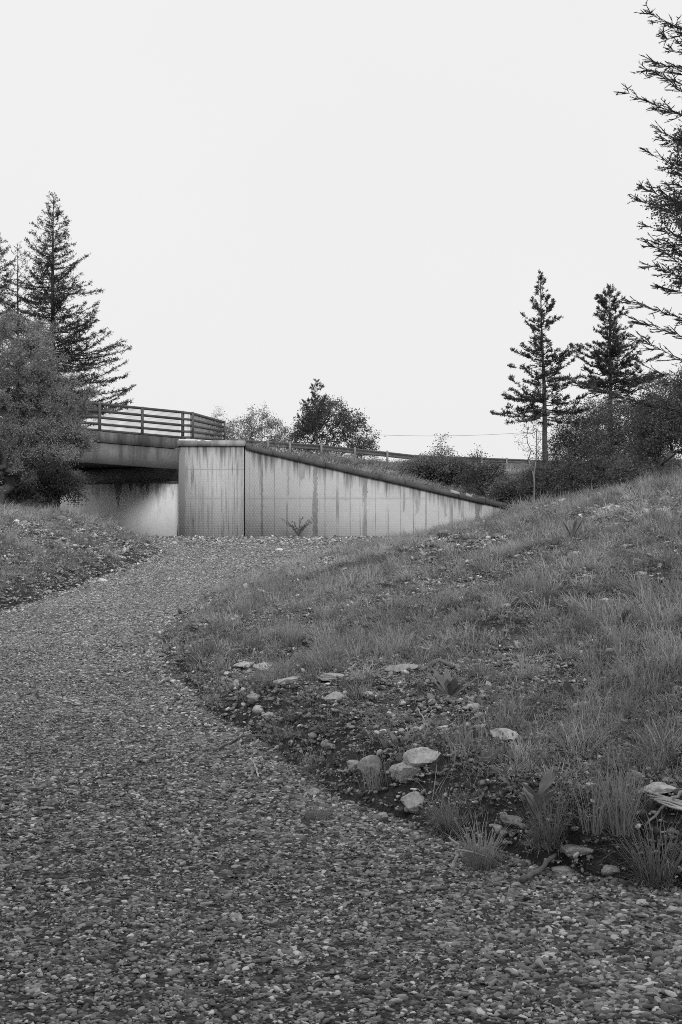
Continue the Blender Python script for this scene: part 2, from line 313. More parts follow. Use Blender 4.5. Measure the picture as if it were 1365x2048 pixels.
# ------------------------------------------------------------------ mesh helpers
class MB:
    """collects pieces and links them as ONE mesh object"""
    def __init__(s): s.v = []; s.f = []; s.n = 0
    def add(s, verts, faces):
        verts = np.asarray(verts, float).reshape(-1, 3); s.v.append(verts)
        if isinstance(faces, np.ndarray): s.f.append(faces + s.n)
        else:
            by = {}
            for f in faces: by.setdefault(len(f), []).append(f)
            for fs in by.values(): s.f.append(np.array(fs, int) + s.n)
        s.n += len(verts)
    def box(s, c, size, rot=None):
        sx, sy, sz = [q / 2 for q in size]
        v = np.array([(x, y, z) for x in (-sx, sx) for y in (-sy, sy) for z in (-sz, sz)])
        if rot is not None: v = v @ np.array(rot).T
        s.add(v + np.array(c), np.array([(0, 1, 3, 2), (4, 6, 7, 5), (0, 4, 5, 1), (2, 3, 7, 6), (0, 2, 6, 4), (1, 5, 7, 3)]))
    def prism(s, a, b, wd, ht, up=(0, 0, 1)):
        """a bar from a to b, wd across, ht in the up direction, centred on the line"""
        a = np.array(a, float); b = np.array(b, float); d = b - a; L = np.linalg.norm(d); d /= L
        up = np.array(up, float); side = np.cross(d, up); side /= np.linalg.norm(side); u = np.cross(side, d)
        s.box((a + b) / 2, (L, wd, ht), np.stack([d, side, u], 1))
    def tube(s, pts, rad, n=6, cap=True):
        pts = np.asarray(pts, float); m = len(pts); rad = np.broadcast_to(rad, (m,))
        t = np.gradient(pts, axis=0); t /= np.linalg.norm(t, axis=1)[:, None] + 1e-9
        ref = np.where(np.abs(t[:, 2:3]) > 0.9, np.array([[1, 0, 0.]]), np.array([[0, 0, 1.]]))
        ref = np.broadcast_to(ref[0], t.shape)
        a = np.cross(t, ref); a /= np.linalg.norm(a, axis=1)[:, None] + 1e-9; b = np.cross(t, a)
        ang = np.linspace(0, 2 * np.pi, n, endpoint=False)
        ring = pts[:, None] + rad[:, None, None] * (np.cos(ang)[None, :, None] * a[:, None] + np.sin(ang)[None, :, None] * b[:, None])
        i = np.arange(m - 1)[:, None] * n; j = np.arange(n)[None]; k = (j + 1) % n
        s.add(ring.reshape(-1, 3), np.stack([i + j, i + k, i + n + k, i + n + j], -1).reshape(-1, 4))
        if cap:
            s.f.append(np.array([list(range(n))], int)[:, ::-1] + s.n - m * n); s.f.append(np.array([list(range(n))], int) + s.n - n)
    def frusta(s, A, B, ra, rb, n=4):
        """many straight tapered sticks at once"""
        A = np.asarray(A, float); B = np.asarray(B, float); d = B - A; d /= np.linalg.norm(d, axis=1)[:, None] + 1e-9
        ref = np.where(np.abs(d[:, 2:3]) > 0.9, np.array([[1, 0, 0.]]), np.array([[0, 0, 1.]]))
        a = np.cross(d, ref); a /= np.linalg.norm(a, axis=1)[:, None] + 1e-9; b = np.cross(d, a)
        ang = np.linspace(0, 2 * np.pi, n, endpoint=False); ca = np.cos(ang)[None, :, None]; sa = np.sin(ang)[None, :, None]
        o = ca * a[:, None] + sa * b[:, None]
        ra = np.broadcast_to(ra, (len(A),))[:, None, None]; rb = np.broadcast_to(rb, (len(A),))[:, None, None]
        V = np.concatenate([A[:, None] + ra * o, B[:, None] + rb * o], 1)
        i = np.arange(len(A))[:, None] * 2 * n; j = np.arange(n)[None]; k = (j + 1) % n
        s.add(V.reshape(-1, 3), np.stack([i + j, i + k, i + n + k, i + n + j], -1).reshape(-1, 4))
    def leaves(s, C, D, L, W, rng, fold=0.0):
        """rhombic leaves: base at C, pointing along D"""
        C = np.asarray(C, float); D = np.asarray(D, float); D = D / (np.linalg.norm(D, axis=1)[:, None] + 1e-9); n = len(C)
        q = rng.normal(size=(n, 3)); S = np.cross(D, q); S /= np.linalg.norm(S, axis=1)[:, None] + 1e-9
        L = np.broadcast_to(L, (n,))[:, None]; W = np.broadcast_to(W, (n,))[:, None]
        N = np.cross(S, D)
        mid = C + D * L * 0.45
        V = np.stack([C, mid + S * W / 2 + N * fold * W, C + D * L, mid - S * W / 2 + N * fold * W], 1)
        s.add(V.reshape(-1, 3), (np.arange(n)[:, None] * 4 + np.arange(4)[None]))
    def mesh(s, name):
        me = bpy.data.meshes.new(name)
        V = np.concatenate(s.v) if s.v else np.zeros((0, 3))
        fl = np.concatenate([f.reshape(-1) for f in s.f]); sz = np.concatenate([np.full(len(f), f.shape[1]) for f in s.f])
        me.vertices.add(len(V)); me.vertices.foreach_set('co', V.astype(np.float32).ravel())
        me.loops.add(len(fl)); me.loops.foreach_set('vertex_index', fl.astype(np.int32))
        me.polygons.add(len(sz)); st = np.concatenate([[0], np.cumsum(sz)[:-1]])
        me.polygons.foreach_set('loop_start', st.astype(np.int32))
        me.update(calc_edges=True); me.validate()
        return me
    def build(s, name, mat, parent=None, smooth=False, loc=None):
        me = s.mesh(name); me.materials.append(M[mat])
        if smooth: me.polygons.foreach_set('use_smooth', np.ones(len(me.polygons), bool))
        return link(name, me, parent, loc)
def link(name, me, parent=None, loc=None):
    o = bpy.data.objects.new(name, me); COL.objects.link(o)
    if parent is not None:
        o.parent = parent
        if loc is None and parent.location.length > 0: o.matrix_parent_inverse = Matrix.Translation(-parent.location) @ Matrix.Identity(4)
    if loc is not None: o.location = loc
    return o
def tag(o, label=None, cat=None, group=None, kind=None):
    if label: o['label'] = label
    if cat: o['category'] = cat
    if group: o['group'] = group
    if kind: o['kind'] = kind
    return o
def thing(name, label, cat, loc=(0, 0, 0), group=None):
    """an Empty at the thing's base; parts are built in world coordinates"""
    o = bpy.data.objects.new(name, None); COL.objects.link(o); o.location = loc; o.empty_display_size = 0.2
    return tag(o, label, cat, group)
def grid_mesh(name, X, Y, Z, mat, smooth=True):
    ny, nx = Z.shape; XX, YY = np.meshgrid(X, Y) if X.ndim == 1 else (X, Y)
    mb = MB(); i = np.arange(ny - 1)[:, None] * nx + np.arange(nx - 1)[None]
    mb.add(np.stack([XX, YY, Z], -1).reshape(-1, 3), np.stack([i, i + 1, i + nx + 1, i + nx], -1).reshape(-1, 4))
    return mb.build(name, mat, smooth=smooth)

# ------------------------------------------------------------------ the setting
gx = np.concatenate([[-3000, -1000, -400, -200, -120], np.arange(-80, -12, 2.5), np.arange(-12, -2.4, 0.13), np.arange(-2.4, 3.2, 0.055), np.arange(3.2, 11, 0.13), np.arange(11, 30, 0.8), np.arange(30, 82, 4), [120, 200, 400, 1000, 3000]])
gy = np.concatenate([[-1000, -200, -60], np.arange(-20, 3, 1.0), np.arange(3, 5, 0.13), np.arange(5, 14, 0.055), np.arange(14, 20, 0.13), np.arange(20, 62, 0.35), np.arange(62, 63, 0.08), np.arange(63, 112, 0.8), np.arange(112, 400, 24), [600, 1200, 4000]])
GX, GY = np.meshgrid(gx, gy)
tag(grid_mesh('ground', gx, gy, H(GX, GY), 'soil'), kind='structure')
ty = np.concatenate([np.arange(-6, 20, 0.15), np.arange(20, 62.1, 0.4)])
us = np.linspace(0, 1, 70)
TXl = np.maximum(xl(ty), -26) - 0.5; TXr = xr(ty) + 0.35
TX = TXl[:, None] + (TXr - TXl)[:, None] * us[None]; TY = np.broadcast_to(ty[:, None], TX.shape)
tag(grid_mesh('track', TX, TY, track_z(TX, TY), 'gravel_bed'), kind='structure')
# low moor beyond the road on the right
hx = np.linspace(-60, 320, 150); hy = np.linspace(180, 420, 24); HX, HYY = np.meshgrid(hx, hy)
ridge = np.exp(-((HYY - 270) / 60) ** 2)
HZ = 1.0 + ridge * np.interp(HX / HYY * F + CX, [650, 800, 860, 960, 1060, 1365, 3000], [2.0, 5.5, 8.0, 7.9, 7.4, 8.5, 10]) + 1.0 * fbm(HX * 0.04, HYY * 0.04, 71) + 0.4 * fbm(HX * 0.3, HYY * 0.3, 72)
tag(grid_mesh('hills', hx, hy, HZ, 'hill_moor'), kind='structure')
# the road on the embankment
bx = np.array(BARX[:-1]); by = np.array(BARY[:-1]); bz = np.array(BARZ[:-1])
rp = np.stack([bx, by, bz + 0.06], 1); rn = np.array([-0.84, 0.55, 0])
tag(grid_mesh('road', np.stack([rp[:, 0] + rn[0] * 0.6, rp[:, 0] + rn[0] * 7], 0), np.stack([rp[:, 1] + rn[1] * 0.6, rp[:, 1] + rn[1] * 7], 0), np.stack([rp[:, 2] + .12, rp[:, 2] + .12], 0), 'asphalt'), kind='structure')

# ------------------------------------------------------------------ bridge, wall, railings
DE0 = np.array([-7.09, 62.0]); DED = np.array([-0.80, -0.60]); DEN = np.array([-0.60, 0.80])
def deck_pt(s, n, z): return np.array([DE0[0] + DED[0] * s + DEN[0] * n, DE0[1] + DED[1] * s + DEN[1] * n, z + 0.05 * s])
bridge = thing('road_bridge', 'dark stained concrete road bridge whose deck edge runs behind the leafy bush', 'bridge', (-10, 62, 0))
def slab(mb, s0, s1, n0, n1, z0, z1):
    v = [deck_pt(s, n, z) for s in (s0, s1) for n in (n0, n1) for z in (z0, z1)]
    mb.add(v, np.array([(0, 1, 3, 2), (4, 6, 7, 5), (0, 4, 5, 1), (2, 3, 7, 6), (0, 2, 6, 4), (1, 5, 7, 3)]))
mb = MB(); slab(mb, 0.02, 22, 0.0, 0.45, 3.0, 3.86); mb.build('edge_beam', 'fascia_concrete', bridge)
mb = MB(); slab(mb, 0.02, 22, -0.06, 0.55, 3.885, 4.32); mb.build('parapet_plinth', 'fascia_concrete', bridge)
mb = MB(); slab(mb, -0.2, 22, 0.46, 7.6, 3.12, 3.88); mb.build('deck', 'soffit_concrete', bridge)
mb = MB(); slab(mb, -0.2, 22, 7.62, 8.1, 3.0, 4.3); mb.build('edge_beam', 'fascia_concrete', bridge)
# abutment under the deck, with bearing shelf
def ab_pt(s, n, z): return np.array([AB0[0] + ABD[0] * s + ABN[0] * n, AB0[1] + ABD[1] * s + ABN[1] * n, z])
def ab_slab(mb, s0, s1, n0, n1, z0, z1):
    v = [ab_pt(s, n, z) for s in (s0, s1) for n in (n0, n1) for z in (z0, z1)]
    mb.add(v, np.array([(0, 1, 3, 2), (4, 6, 7, 5), (0, 4, 5, 1), (2, 3, 7, 6), (0, 2, 6, 4), (1, 5, 7, 3)]))
mb = MB(); ab_slab(mb, -0.1, 9.0, 0.0, 2.6, -0.5, 2.40); mb.build('abutment', 'abutment_concrete', bridge)
mb = MB(); ab_slab(mb, -0.1, 9.05, -0.05, 2.6, 2.402, 2.47); mb.build('bearing_shelf', 'coping_concrete', bridge)
mb = MB(); ab_slab(mb, -0.1, 9.0, 0.35, 2.6, 2.472, 3.1); mb.build('curtain_wall', 'fascia_concrete', bridge)
mb = MB(); ab_slab(mb, 0, 9, -17.5, -16.5, -0.5, 3.6); mb.build('abutment', 'abutment_concrete', bridge)

wall = thing('retaining_wall', 'pale concrete retaining wall with hexagon pattern and a sloping dark coping', 'wall', (-1, 62, 0))
def poly_wall(mb, outline, y0, y1):
    n = len(outline); v = [(x, y0, z) for x, z in outline] + [(x, y1, z) for x, z in outline]
    f = [list(range(n)), list(range(n, 2 * n))[::-1]] + [[i, i + n, (i + 1) % n + n, (i + 1) % n] for i in range(n)]
    mb.add(v, f)
mb = MB(); poly_wall(mb, [(-7.08, -0.4), (-4.24, -0.4), (-4.24, 4.0), (-7.08, 4.0)], 62.0, 62.7); mb.build('end_panel', 'wall_concrete', wall)
mb = MB(); poly_wall(mb, [(-4.18, -0.4), (8.6, -0.4), (8.6, 0.97), (-4.18, 3.88)], 62.04, 62.66); mb.build('sloping_panel', 'wall_concrete', wall)
mb = MB(); rg = np.random.default_rng(9); tx = np.linspace(-7.13, -4.19, 26); tz = 4.25 + 0.035 * fbm(tx * 5, tx * 0, 15) - 0.05 * (rg.random(26) < 0.15)
poly_wall(mb, [(-7.13, 4.002), (-4.19, 4.002)] + [(float(a), float(c)) for a, c in zip(tx[::-1], tz[::-1])], 61.9, 62.8); ob = mb.build('coping', 'cap_concrete', wall)
mb = MB()
xs = np.linspace(-4.16, 8.6, 12)
for a, c in zip(xs[:-1], xs[1:]):                       # coping in cast lengths with small joints
    za = 3.87 - (a + 4.18) * 0.2277; zc = 3.87 - (c + 4.18) * 0.2277; d = random.Random(int(a * 100)).uniform(-0.012, 0.012)
    poly_wall(mb, [(a + 0.008, za + d), (c - 0.008, zc + d), (c - 0.008, zc + 0.22 + d), (a + 0.008, za + 0.22 + d)], 61.92, 62.75)
mb.build('coping', 'coping_concrete', wall)
for (px, wdt) in ((910, 0.22), (938, 0.16)):             # two pale chipped patches on the coping
    X = (px - CX) / F * 62; z = 3.87 - (X + 4.18) * 0.2277 + 0.15
    mb = MB(); poly_wall(mb, [(X - wdt, z - 0.02 + 0.05), (X + wdt, z - 0.02 - 0.05), (X + wdt * 0.9, z + 0.10 - 0.05), (X - wdt * 0.8, z + 0.12 + 0.05)], 61.905, 61.95); mb.build('chipped_patch', 'cap_concrete', wall)

rail_t = thing('bridge_railing', 'dark steel railing with five rails and mesh infill along the bridge edge', 'railing', (-9, 61, 4.3))
# bridge side run
def rail_run(A0, A1, h0, h1, nposts_at, rng, end_posts=True):
    A0 = np.array(A0); A1 = np.array(A1)
    for k, f in enumerate((0.06, 0.28, 0.51, 0.74, 0.985)):
        a = A0 + np.array([0, 0, h0 * f]); c = A1 + np.array([0, 0, h1 * f])
        mb = MB(); mb.prism(a, c, 0.09, 0.105 if k < 4 else 0.11); mb.build('rail', 'steel_dark', rail_t)
    d = (A1 - A0)[:2]; d = d / np.linalg.norm(d); back = np.array([-d[1], d[0]]);
    if back[1] > 0: back = -back
    for t in nposts_at:
        p = A0 + (A1 - A0) * t; h = h0 + (h1 - h0) * t
        mb = MB(); off = back * 0.07
        rot = np.array([[d[0], -d[1], 0], [d[1], d[0], 0], [0, 0, 1]])
        mb.box((p[0] + off[0], p[1] + off[1], p[2] + (h + 0.04) / 2), (0.11, 0.07, h + 0.04), rot)
        mb.box((p[0] + off[0], p[1] + off[1], p[2] + 0.015), (0.2, 0.16, 0.03), rot)
        mb.build('post', 'steel_dark', rail_t)
    mb = MB(); L = np.linalg.norm(A1 - A0); n = int(L / 0.05)     # wire mesh infill behind the rails
    ts = np.linspace(0, 1, n); a = A0[None] + (A1 - A0)[None] * ts[:, None]; a[:, :2] -= back * 0.05
    top = a.copy(); top[:, 2] += h0 + (h1 - h0) * ts
    mb.frusta(a, top, 0.005, 0.005, 3)
    fs = np.linspace(0, 1, 24); a = np.repeat(A0[None], 24, 0); c = np.repeat(A1[None], 24, 0); a[:, 2] += h0 * fs; c[:, 2] += h1 * fs
    a[:, :2] -= back * 0.055; c[:, :2] -= back * 0.055
    mb.frusta(a, c, 0.0035, 0.0035, 3); mb.build('mesh_infill', 'wire_mesh', rail_t)
def deck_at(px):                                           # run length along the deck edge seen at that column
    k = (px - CX) / F; return (DE0[0] - k * DE0[1]) / (k * DED[1] - DED[0])
s_l = 20.0; p0 = deck_pt(-0.15, 0.12, 4.32); p1 = deck_pt(s_l, 0.12, 4.32)
posts = [(deck_at(px) + 0.15) / (s_l + 0.15) for px in (367, 286, 201, 116, 30)] + [0.62, 0.8, 0.97]
rail_run(p0, p1, 1.20, 1.20, posts, None)
q0 = np.array(P(383, 878, 62.1)); q1 = np.array(P(447, 882, 69.0))
rail_run(q0, q1, 1.14, 0.93, [0.0, 1.0], None)
rail_run(p0 + np.array([0.02, 0.02, 0]), q0 + np.array([-0.02, 0, 0]), 1.2, 1.14, [], None)

bar = thing('crash_barrier', 'long steel crash barrier along the road above the sloping wall', 'barrier', (BARX[1], BARY[1], BARZ[1]))
def barrier_z(x): return np.interp(x, BARX, BARZ)
def w_beam(mb, pts, h=0.32):
    prof = [(0.0, -0.155), (0.05, -0.13), (0.05, -0.07), (0.0, -0.03), (0.0, 0.03), (0.05, 0.07), (0.05, 0.13), (0.0, 0.155)]
    pts = np.asarray(pts, float); t = np.gradient(pts, axis=0); t /= np.linalg.norm(t, axis=1)[:, None]
    side = np.cross(t, [0, 0, 1]); side /= np.linalg.norm(side, axis=1)[:, None]
    ring = []
    for o in (0, -0.008):
        ring += [(a + o, z) for a, z in (prof if o == 0 else prof[::-1])]
    n = len(ring); V = np.stack([pts + side * a + np.array([0, 0, z]) for a, z in ring], 1)
    i = np.arange(len(pts) - 1)[:, None] * n; j = np.arange(n)[None]; k = (j + 1) % n
    mb.add(V.reshape(-1, 3), np.stack([i + j, i + k, i + n + k, i + n + j], -1).reshape(-1, 4))
bxs = np.concatenate([np.linspace(-5.7, 4.51, 30), np.linspace(4.7, 12.4, 12), np.linspace(14, 40, 10)])
bpts = np.stack([bxs, np.interp(bxs, BARX, BARY), barrier_z(bxs) + 0.60], 1)
mb = MB(); w_beam(mb, bpts); mb.build('beam', 'steel_dark', bar)
for px in (475, 532, 576, 639, 706, 771, 836, 900, 960, 1010, 1055, 1095, 1130):
    X = np.interp(px, (bpts[:, 0] / bpts[:, 1]) * F + CX, bpts[:, 0]); Y = np.interp(X, BARX, BARY); z = barrier_z(X)
    mb = MB(); mb.box((X + 0.12, Y - 0.10, z + 0.30), (0.13, 0.09, 1.0)); mb.build('post', 'steel_grey', bar)
# diagonal braces at the first bay
a = P(483, 885, 71.9); c = P(505, 894, 72.5); d = P(528, 884, 73.2)
mb = MB(); mb.tube([a, c, d], 0.035, 6); mb.build('brace', 'steel_grey', bar)

# overhead wire, hung between the trees left and right of the gap
wr = MB(); ts = np.linspace(0, 1, 24); A = np.array(P(690, 866, 118)); B = np.array(P(1090, 862, 118))
wp = A + (B - A) * ts[:, None]; wp[:, 2] -= 0.32 * 4 * ts * (1 - ts)
wr.tube(wp, 0.011, 4)
tag(wr.build('overhead_wire', 'steel_dark'), 'thin overhead wire crossing the pale sky above the crash barrier', 'wire')

# ------------------------------------------------------------------ trees
def unit(v): return v / (np.linalg.norm(v, axis=-1, keepdims=True) + 1e-9)
def conifer(name, label, cat, base, h, r0, zb, prof, elev, curl, nb, tw, ndl, seed, mats=('bark', 'needle'), explicit=(), group=None, lean=(0, 0), style='spruce', dens=1.0):
    """trunk with limbs; crown of twigs and needle sprays.  prof(t) limb length, elev(t) rise in degrees, t from crown base to tip"""
    rng = np.random.default_rng(seed); base = np.array(base, float)
    o = thing(name, label, cat, tuple(base), group)
    tk = MB(); cr = MB()
    zs = np.linspace(0, 1, 14); tp = base + np.stack([lean[0] * zs ** 1.3 * h + 0.02 * h * 0.3 * (vnoise(zs * 4, zs * 0, seed) - .5), lean[1] * zs * h, zs * h], 1)
    tk.tube(tp, np.maximum(r0 * (1 - zs) ** 0.9, 0.012) * np.where(zs < 0.03, 1.25, 1), 9)
    def at(z): return np.array([np.interp(z, tp[:, 2] - base[2], tp[:, k]) for k in (0, 1)] + [base[2] + z])
    specs = []
    for k in range(nb):
        t = (k + rng.uniform(0, 1)) / nb; t = t ** 1.05
        z = zb + (h - zb) * t
        specs.append((z, rng.uniform(0, 2 * np.pi), prof(t) * rng.uniform(0.4, 1.2), elev(t) + rng.normal(0, 13)))
    specs += list(explicit)
    S, D, Ls, BR = [], [], [], []
    for z, az, L, el in specs:
        if L < 0.05: continue
        n = 7; s = np.linspace(0, 1, n); e = np.radians(el + curl * (s - 0.3)); seg = L / (n - 1)
        hd = np.array([math.cos(az), math.sin(az), 0]); side = np.array([-math.sin(az), math.cos(az), 0])
        st = np.cumsum(np.stack([np.cos(e) * seg, np.sin(e) * seg], 1), 0); st = np.concatenate([[[0, 0]], st[:-1]])
        wob = np.cumsum(rng.normal(0, 0.05 * L / n, n)); wob[0] = 0
        pts = at(z) + st[:, :1] * hd + wob[:, None] * side + st[:, 1:] * np.array([0, 0, 1.])
        rb = (0.006 + 0.009 * L) * (1 - 0.85 * s) * (0.5 if style == 'shoots' else 1); tk.tube(pts, rb, 4, cap=False)
        tdir = unit(np.gradient(pts, axis=0))
        m = max(4 if L > 0.45 else 1, int(L / tw['gap'])); sp = rng.uniform(tw.get('s0', 0.12), 1, m) ** 0.85
        sp[:3] = 0.99
        p = np.stack([np.interp(sp, s, pts[:, k]) for k in range(3)], 1); td = np.stack([np.interp(sp, s, tdir[:, k]) for k in range(3)], 1)
        sg = rng.choice([-1, 1], m)[:, None]; sg[0] = 0
        ang = np.radians(rng.uniform(tw['a0'], tw['a1'], m))[:, None]
        dd = unit(np.cos(ang) * td + np.sin(ang) * sg * side + np.array([0, 0, 1]) * rng.normal(tw['up'], 0.22, (m, 1)))
        ll = np.minimum(tw['len'] * (0.35 + 0.65 * np.sqrt(1 - sp)) * (0.35 + 0.65 * min(1, L / tw['ref'])), L * 0.7) * rng.uniform(0.5, 1.15, m)
        S.append(p); D.append(dd); Ls.append(ll)
        # the limb's outer half carries needles itself
        q = max(3 if L > 0.45 else 1, int(L * 0.6 / tw['gap'] * 0.7)); sq = rng.uniform(0.35, 1, q)
        S.append(np.stack([np.interp(sq, s, pts[:, k]) for k in range(3)], 1)); D.append(unit(np.stack([np.interp(sq, s, tdir[:, k]) for k in range(3)], 1) + rng.normal(0, 0.2, (q, 3)))); Ls.append(np.full(q, tw['len'] * 0.25))
    # leader shoot
    S.append(np.repeat(at(h * 0.965)[None], 6, 0)); D.append(unit(np.array([0, 0, 1.]) + rng.normal(0, 0.35, (6, 3)))); Ls.append(np.full(6, 0.15 * tw['len'] + 0.1))
    S = np.concatenate(S); D = np.concatenate(D); Ls = np.concatenate(Ls)
    if tw.get('sub'):                                      # side shoots on the twigs
        k = np.maximum(1, (Ls / tw['sub'] * dens).astype(int)); idx = np.repeat(np.arange(len(S)), k); f = rng.uniform(0.15, 1, len(idx))[:, None]
        S2 = S[idx] + D[idx] * Ls[idx][:, None] * f
        sd = unit(np.cross(D[idx], np.array([0, 0, 1.]) + rng.normal(0, 0.3, (len(idx), 3)))) * rng.choice([-1, 1], len(idx))[:, None]
        D2 = unit(D[idx] * 0.75 + sd * 0.7 + rng.normal(0, 0.12, (len(idx), 3))); L2 = tw['sublen'] * rng.uniform(0.5, 1.2, len(idx)) * (1.1 - 0.6 * f[:, 0])
        cr.frusta(S, S + D * Ls[:, None], 0.006, 0.003, 3)
        S = np.concatenate([S, S2]); D = np.concatenate([D, D2]); Ls = np.concatenate([Ls, L2])
    else:
        cr.frusta(S, S + D * Ls[:, None], 0.008, 0.004, 3)
    if style == 'shoots':                                  # near tree: every shoot a spindle bristling with needles
        cr.frusta(S, S + D * Ls[:, None] * 0.5, 0.004, ndl['w'], 5); cr.frusta(S + D * Ls[:, None] * 0.5, S + D * Ls[:, None], ndl['w'], 0.003, 5)
    k = np.maximum(2, (Ls * ndl['per_m'] * dens).astype(int)); idx = np.repeat(np.arange(len(S)), k); f = rng.uniform(0.05, 1.0, len(idx))[:, None]
    C = S[idx] + D[idx] * Ls[idx][:, None] * f
    ND = unit(D[idx] * ndl['fwd'] + unit(rng.normal(0, 1, (len(idx), 3))) + np.array([0, 0, ndl.get('up', 0)]))
    cr.leaves(C, ND, ndl['l'] * rng.uniform(0.6, 1.3, len(idx)), ndl['wd'], rng)
    tk.build('trunk', mats[0], o); cr.build('crown', mats[1], o)
    return o

def leafy(name, label, cat, base, blobs, natt, leaf, seed, r_tip=0.006, mats=('bark', 'dark_leaf'), group=None, stems=1, spread=0.25, nleaf=30, step=0.35, trunk_bias=0.35, pipe=0.5, hollow=0.0, leader=0.0):
    """a deciduous tree or shrub: wood grown towards points inside a few crown lobes, leaves in sprays round the twig ends.
    blobs: (dx, dy, z, rx, ry, rz, weight) relative to the base"""
    rng = np.random.default_rng(seed); base = np.array(base, float)
    o = thing(name, label, cat, tuple(base), group)
    wts = np.array([b[6] for b in blobs], float); wts /= wts.sum()
    which = rng.choice(len(blobs), natt, p=wts)
    u = unit(rng.normal(size=(natt, 3))) * (hollow + (1 - hollow) * rng.uniform(0, 1, natt)[:, None] ** (1 / 2.2))
    azu = np.arctan2(u[:, 1], u[:, 0]); u = u * (0.72 + 0.6 * vnoise(azu * 2.5 + seed, u[:, 2] * 3.5 + which * 3.1, seed))[:, None]
    B = np.array([b[:6] for b in blobs]); att = B[which, :3] + u * B[which, 3:6]
    att *= np.array([1, 1, 1]); att[:, 2] = np.maximum(att[:, 2], 0.15)
    nodes = []; par = []
    for k in range(stems):
        nodes.append(np.array([rng.normal(0, 0.12) * (stems > 1), rng.normal(0, 0.12) * (stems > 1), -0.2])); par.append(-1)
    if leader:
        m = int(leader / step); px_, py_ = 0.0, 0.0
        for i in range(1, m + 1):
            px_ += rng.normal(0, 0.025); py_ += rng.normal(0, 0.025)
            nodes.append(np.array([px_, py_, leader * i / m])); par.append(0 if i == 1 else len(nodes) - 2)
    order = np.argsort(np.linalg.norm(att, axis=1)); tips = []
    for a in order:
        p = att[a]; N = np.array(nodes); dv = p - N; d = np.linalg.norm(dv, axis=1)
        cost = d + trunk_bias * np.maximum(0, N[:, 2] - p[2]) * 2 + 0.12 * np.abs(dv[:, :2]).sum(1) * 0 + rng.uniform(0, 0.15, len(N))
        j = int(np.argmin(cost)); m = max(1, int(d[j] / step)); prev = j; st = N[j]
        for i in range(1, m + 1):
            f = i / m; q = st + (p - st) * f
            q = q + rng.normal(0, 0.09 * step, 3) * (i < m); q[2] += -0.10 * d[j] * math.sin(math.pi * f) * 0.6
            nodes.append(q); par.append(prev); prev = len(nodes) - 1
        tips.append(prev)
    N = np.array(nodes); n = len(N); cnt = np.zeros(n)
    for t in tips: cnt[t] += 1
    for i in range(n - 1, -1, -1):
        if par[i] >= 0: cnt[par[i]] += cnt[i]
    rad = r_tip * np.maximum(cnt, 0.6) ** pipe
    ed = [i for i in range(n) if par[i] >= 0]; pa = np.array([par[i] for i in ed]); ed = np.array(ed)
    tk = MB(); big = rad[ed] > r_tip * 3
    rp = np.minimum(rad[pa], rad[ed] * 1.35)
    tk.frusta(N[pa][big] + base, N[ed][big] + base, rp[big], rad[ed][big], 7); tk.frusta(N[pa][~big] + base, N[ed][~big] + base, rp[~big], rad[ed][~big], 3)
    tk.build('trunk', mats[0], o)
    # leaves on small wood
    small = np.array([i for i in ed if cnt[i] <= 3]); 
    if leaf and nleaf > 0:
        idx = np.repeat(small, max(1, int(nleaf * len(tips) / max(1, len(small)))))
        off = rng.normal(0, spread, (len(idx), 3)) * np.array([1, 1, 0.8]); C = N[idx] + base + off
        D = unit(off * 0.6 / spread + rng.normal(0, 0.7, (len(idx), 3)) + np.array([0, 0, 0.1]))
        cr = MB(); cr.leaves(C, D, leaf[0] * rng.uniform(0.6, 1.35, len(idx)), leaf[1] * rng.uniform(0.7, 1.3, len(idx)), rng, 0.15)
        pick = rng.random(len(idx)) < 0.4
        cr.frusta(N[idx][pick] + base, C[pick], 0.0035, 0.0018, 3)
        cr.build('crown', mats[1], o)
    return o

larch_tw = dict(gap=0.10, a0=25, a1=70, up=0.0, len=0.85, ref=2.5, s0=0.05)
larch_nd = dict(l=0.13, wd=0.034, per_m=26, fwd=0.5)
def on(px, Y, dz=0.0):
    X = (px - CX) / F * Y; return (X, Y, float(H(X, Y)) + dz)
b0 = on(104, 75); TOP = P(112, 392, 75).z
conifer('larch_tree', 'tallest conifer behind the bridge, dark and pointed with long low limbs', 'tree', b0, TOP - b0[2], 0.24, 1.2,
        lambda t: 4.5 * (1 - t) ** 0.85 + 0.1, lambda t: -6 + 40 * t ** 1.2, 34, 270, larch_tw, larch_nd, 3, lean=(0.004, 0),
        explicit=[(5.2, 0.05, 4.1, 2), (4.6, -0.35, 3.9, 0), (3.4, 0.0, 4.3, -2), (2.9, 0.3, 4.2, -4), (2.3, -.2, 4.2, -2), (4.0, .4, 4.0, 0)] + [(random.Random(q).uniform(1.6, 5.4), random.Random(q + 50).uniform(-0.9, 0.9), random.Random(q + 90).uniform(2.4, 4.0), random.Random(q + 9).uniform(-10, 8)) for q in range(22)])
b1 = on(36, 84); TOP1 = P(36, 488, 84).z
conifer('larch_tree', 'thin-topped conifer just left of the tallest one, sparse upper twigs', 'tree', b1, TOP1 - b1[2], 0.17, 1.5,
        lambda t: 2.5 * (1 - t) ** 0.8 + 0.1, lambda t: -4 + 38 * t, 26, 120, larch_tw, dict(larch_nd, per_m=20), 4)
b2 = on(-14, 78); TOP2 = P(-14, 440, 78).z
conifer('larch_tree', 'dark conifer cut by the left edge of the picture', 'tree', b2, TOP2 - b2[2], 0.2, 1.5,
        lambda t: 2.9 * (1 - t) ** 0.75 + 0.12, lambda t: -4 + 34 * t, 26, 170, larch_tw, larch_nd, 5)

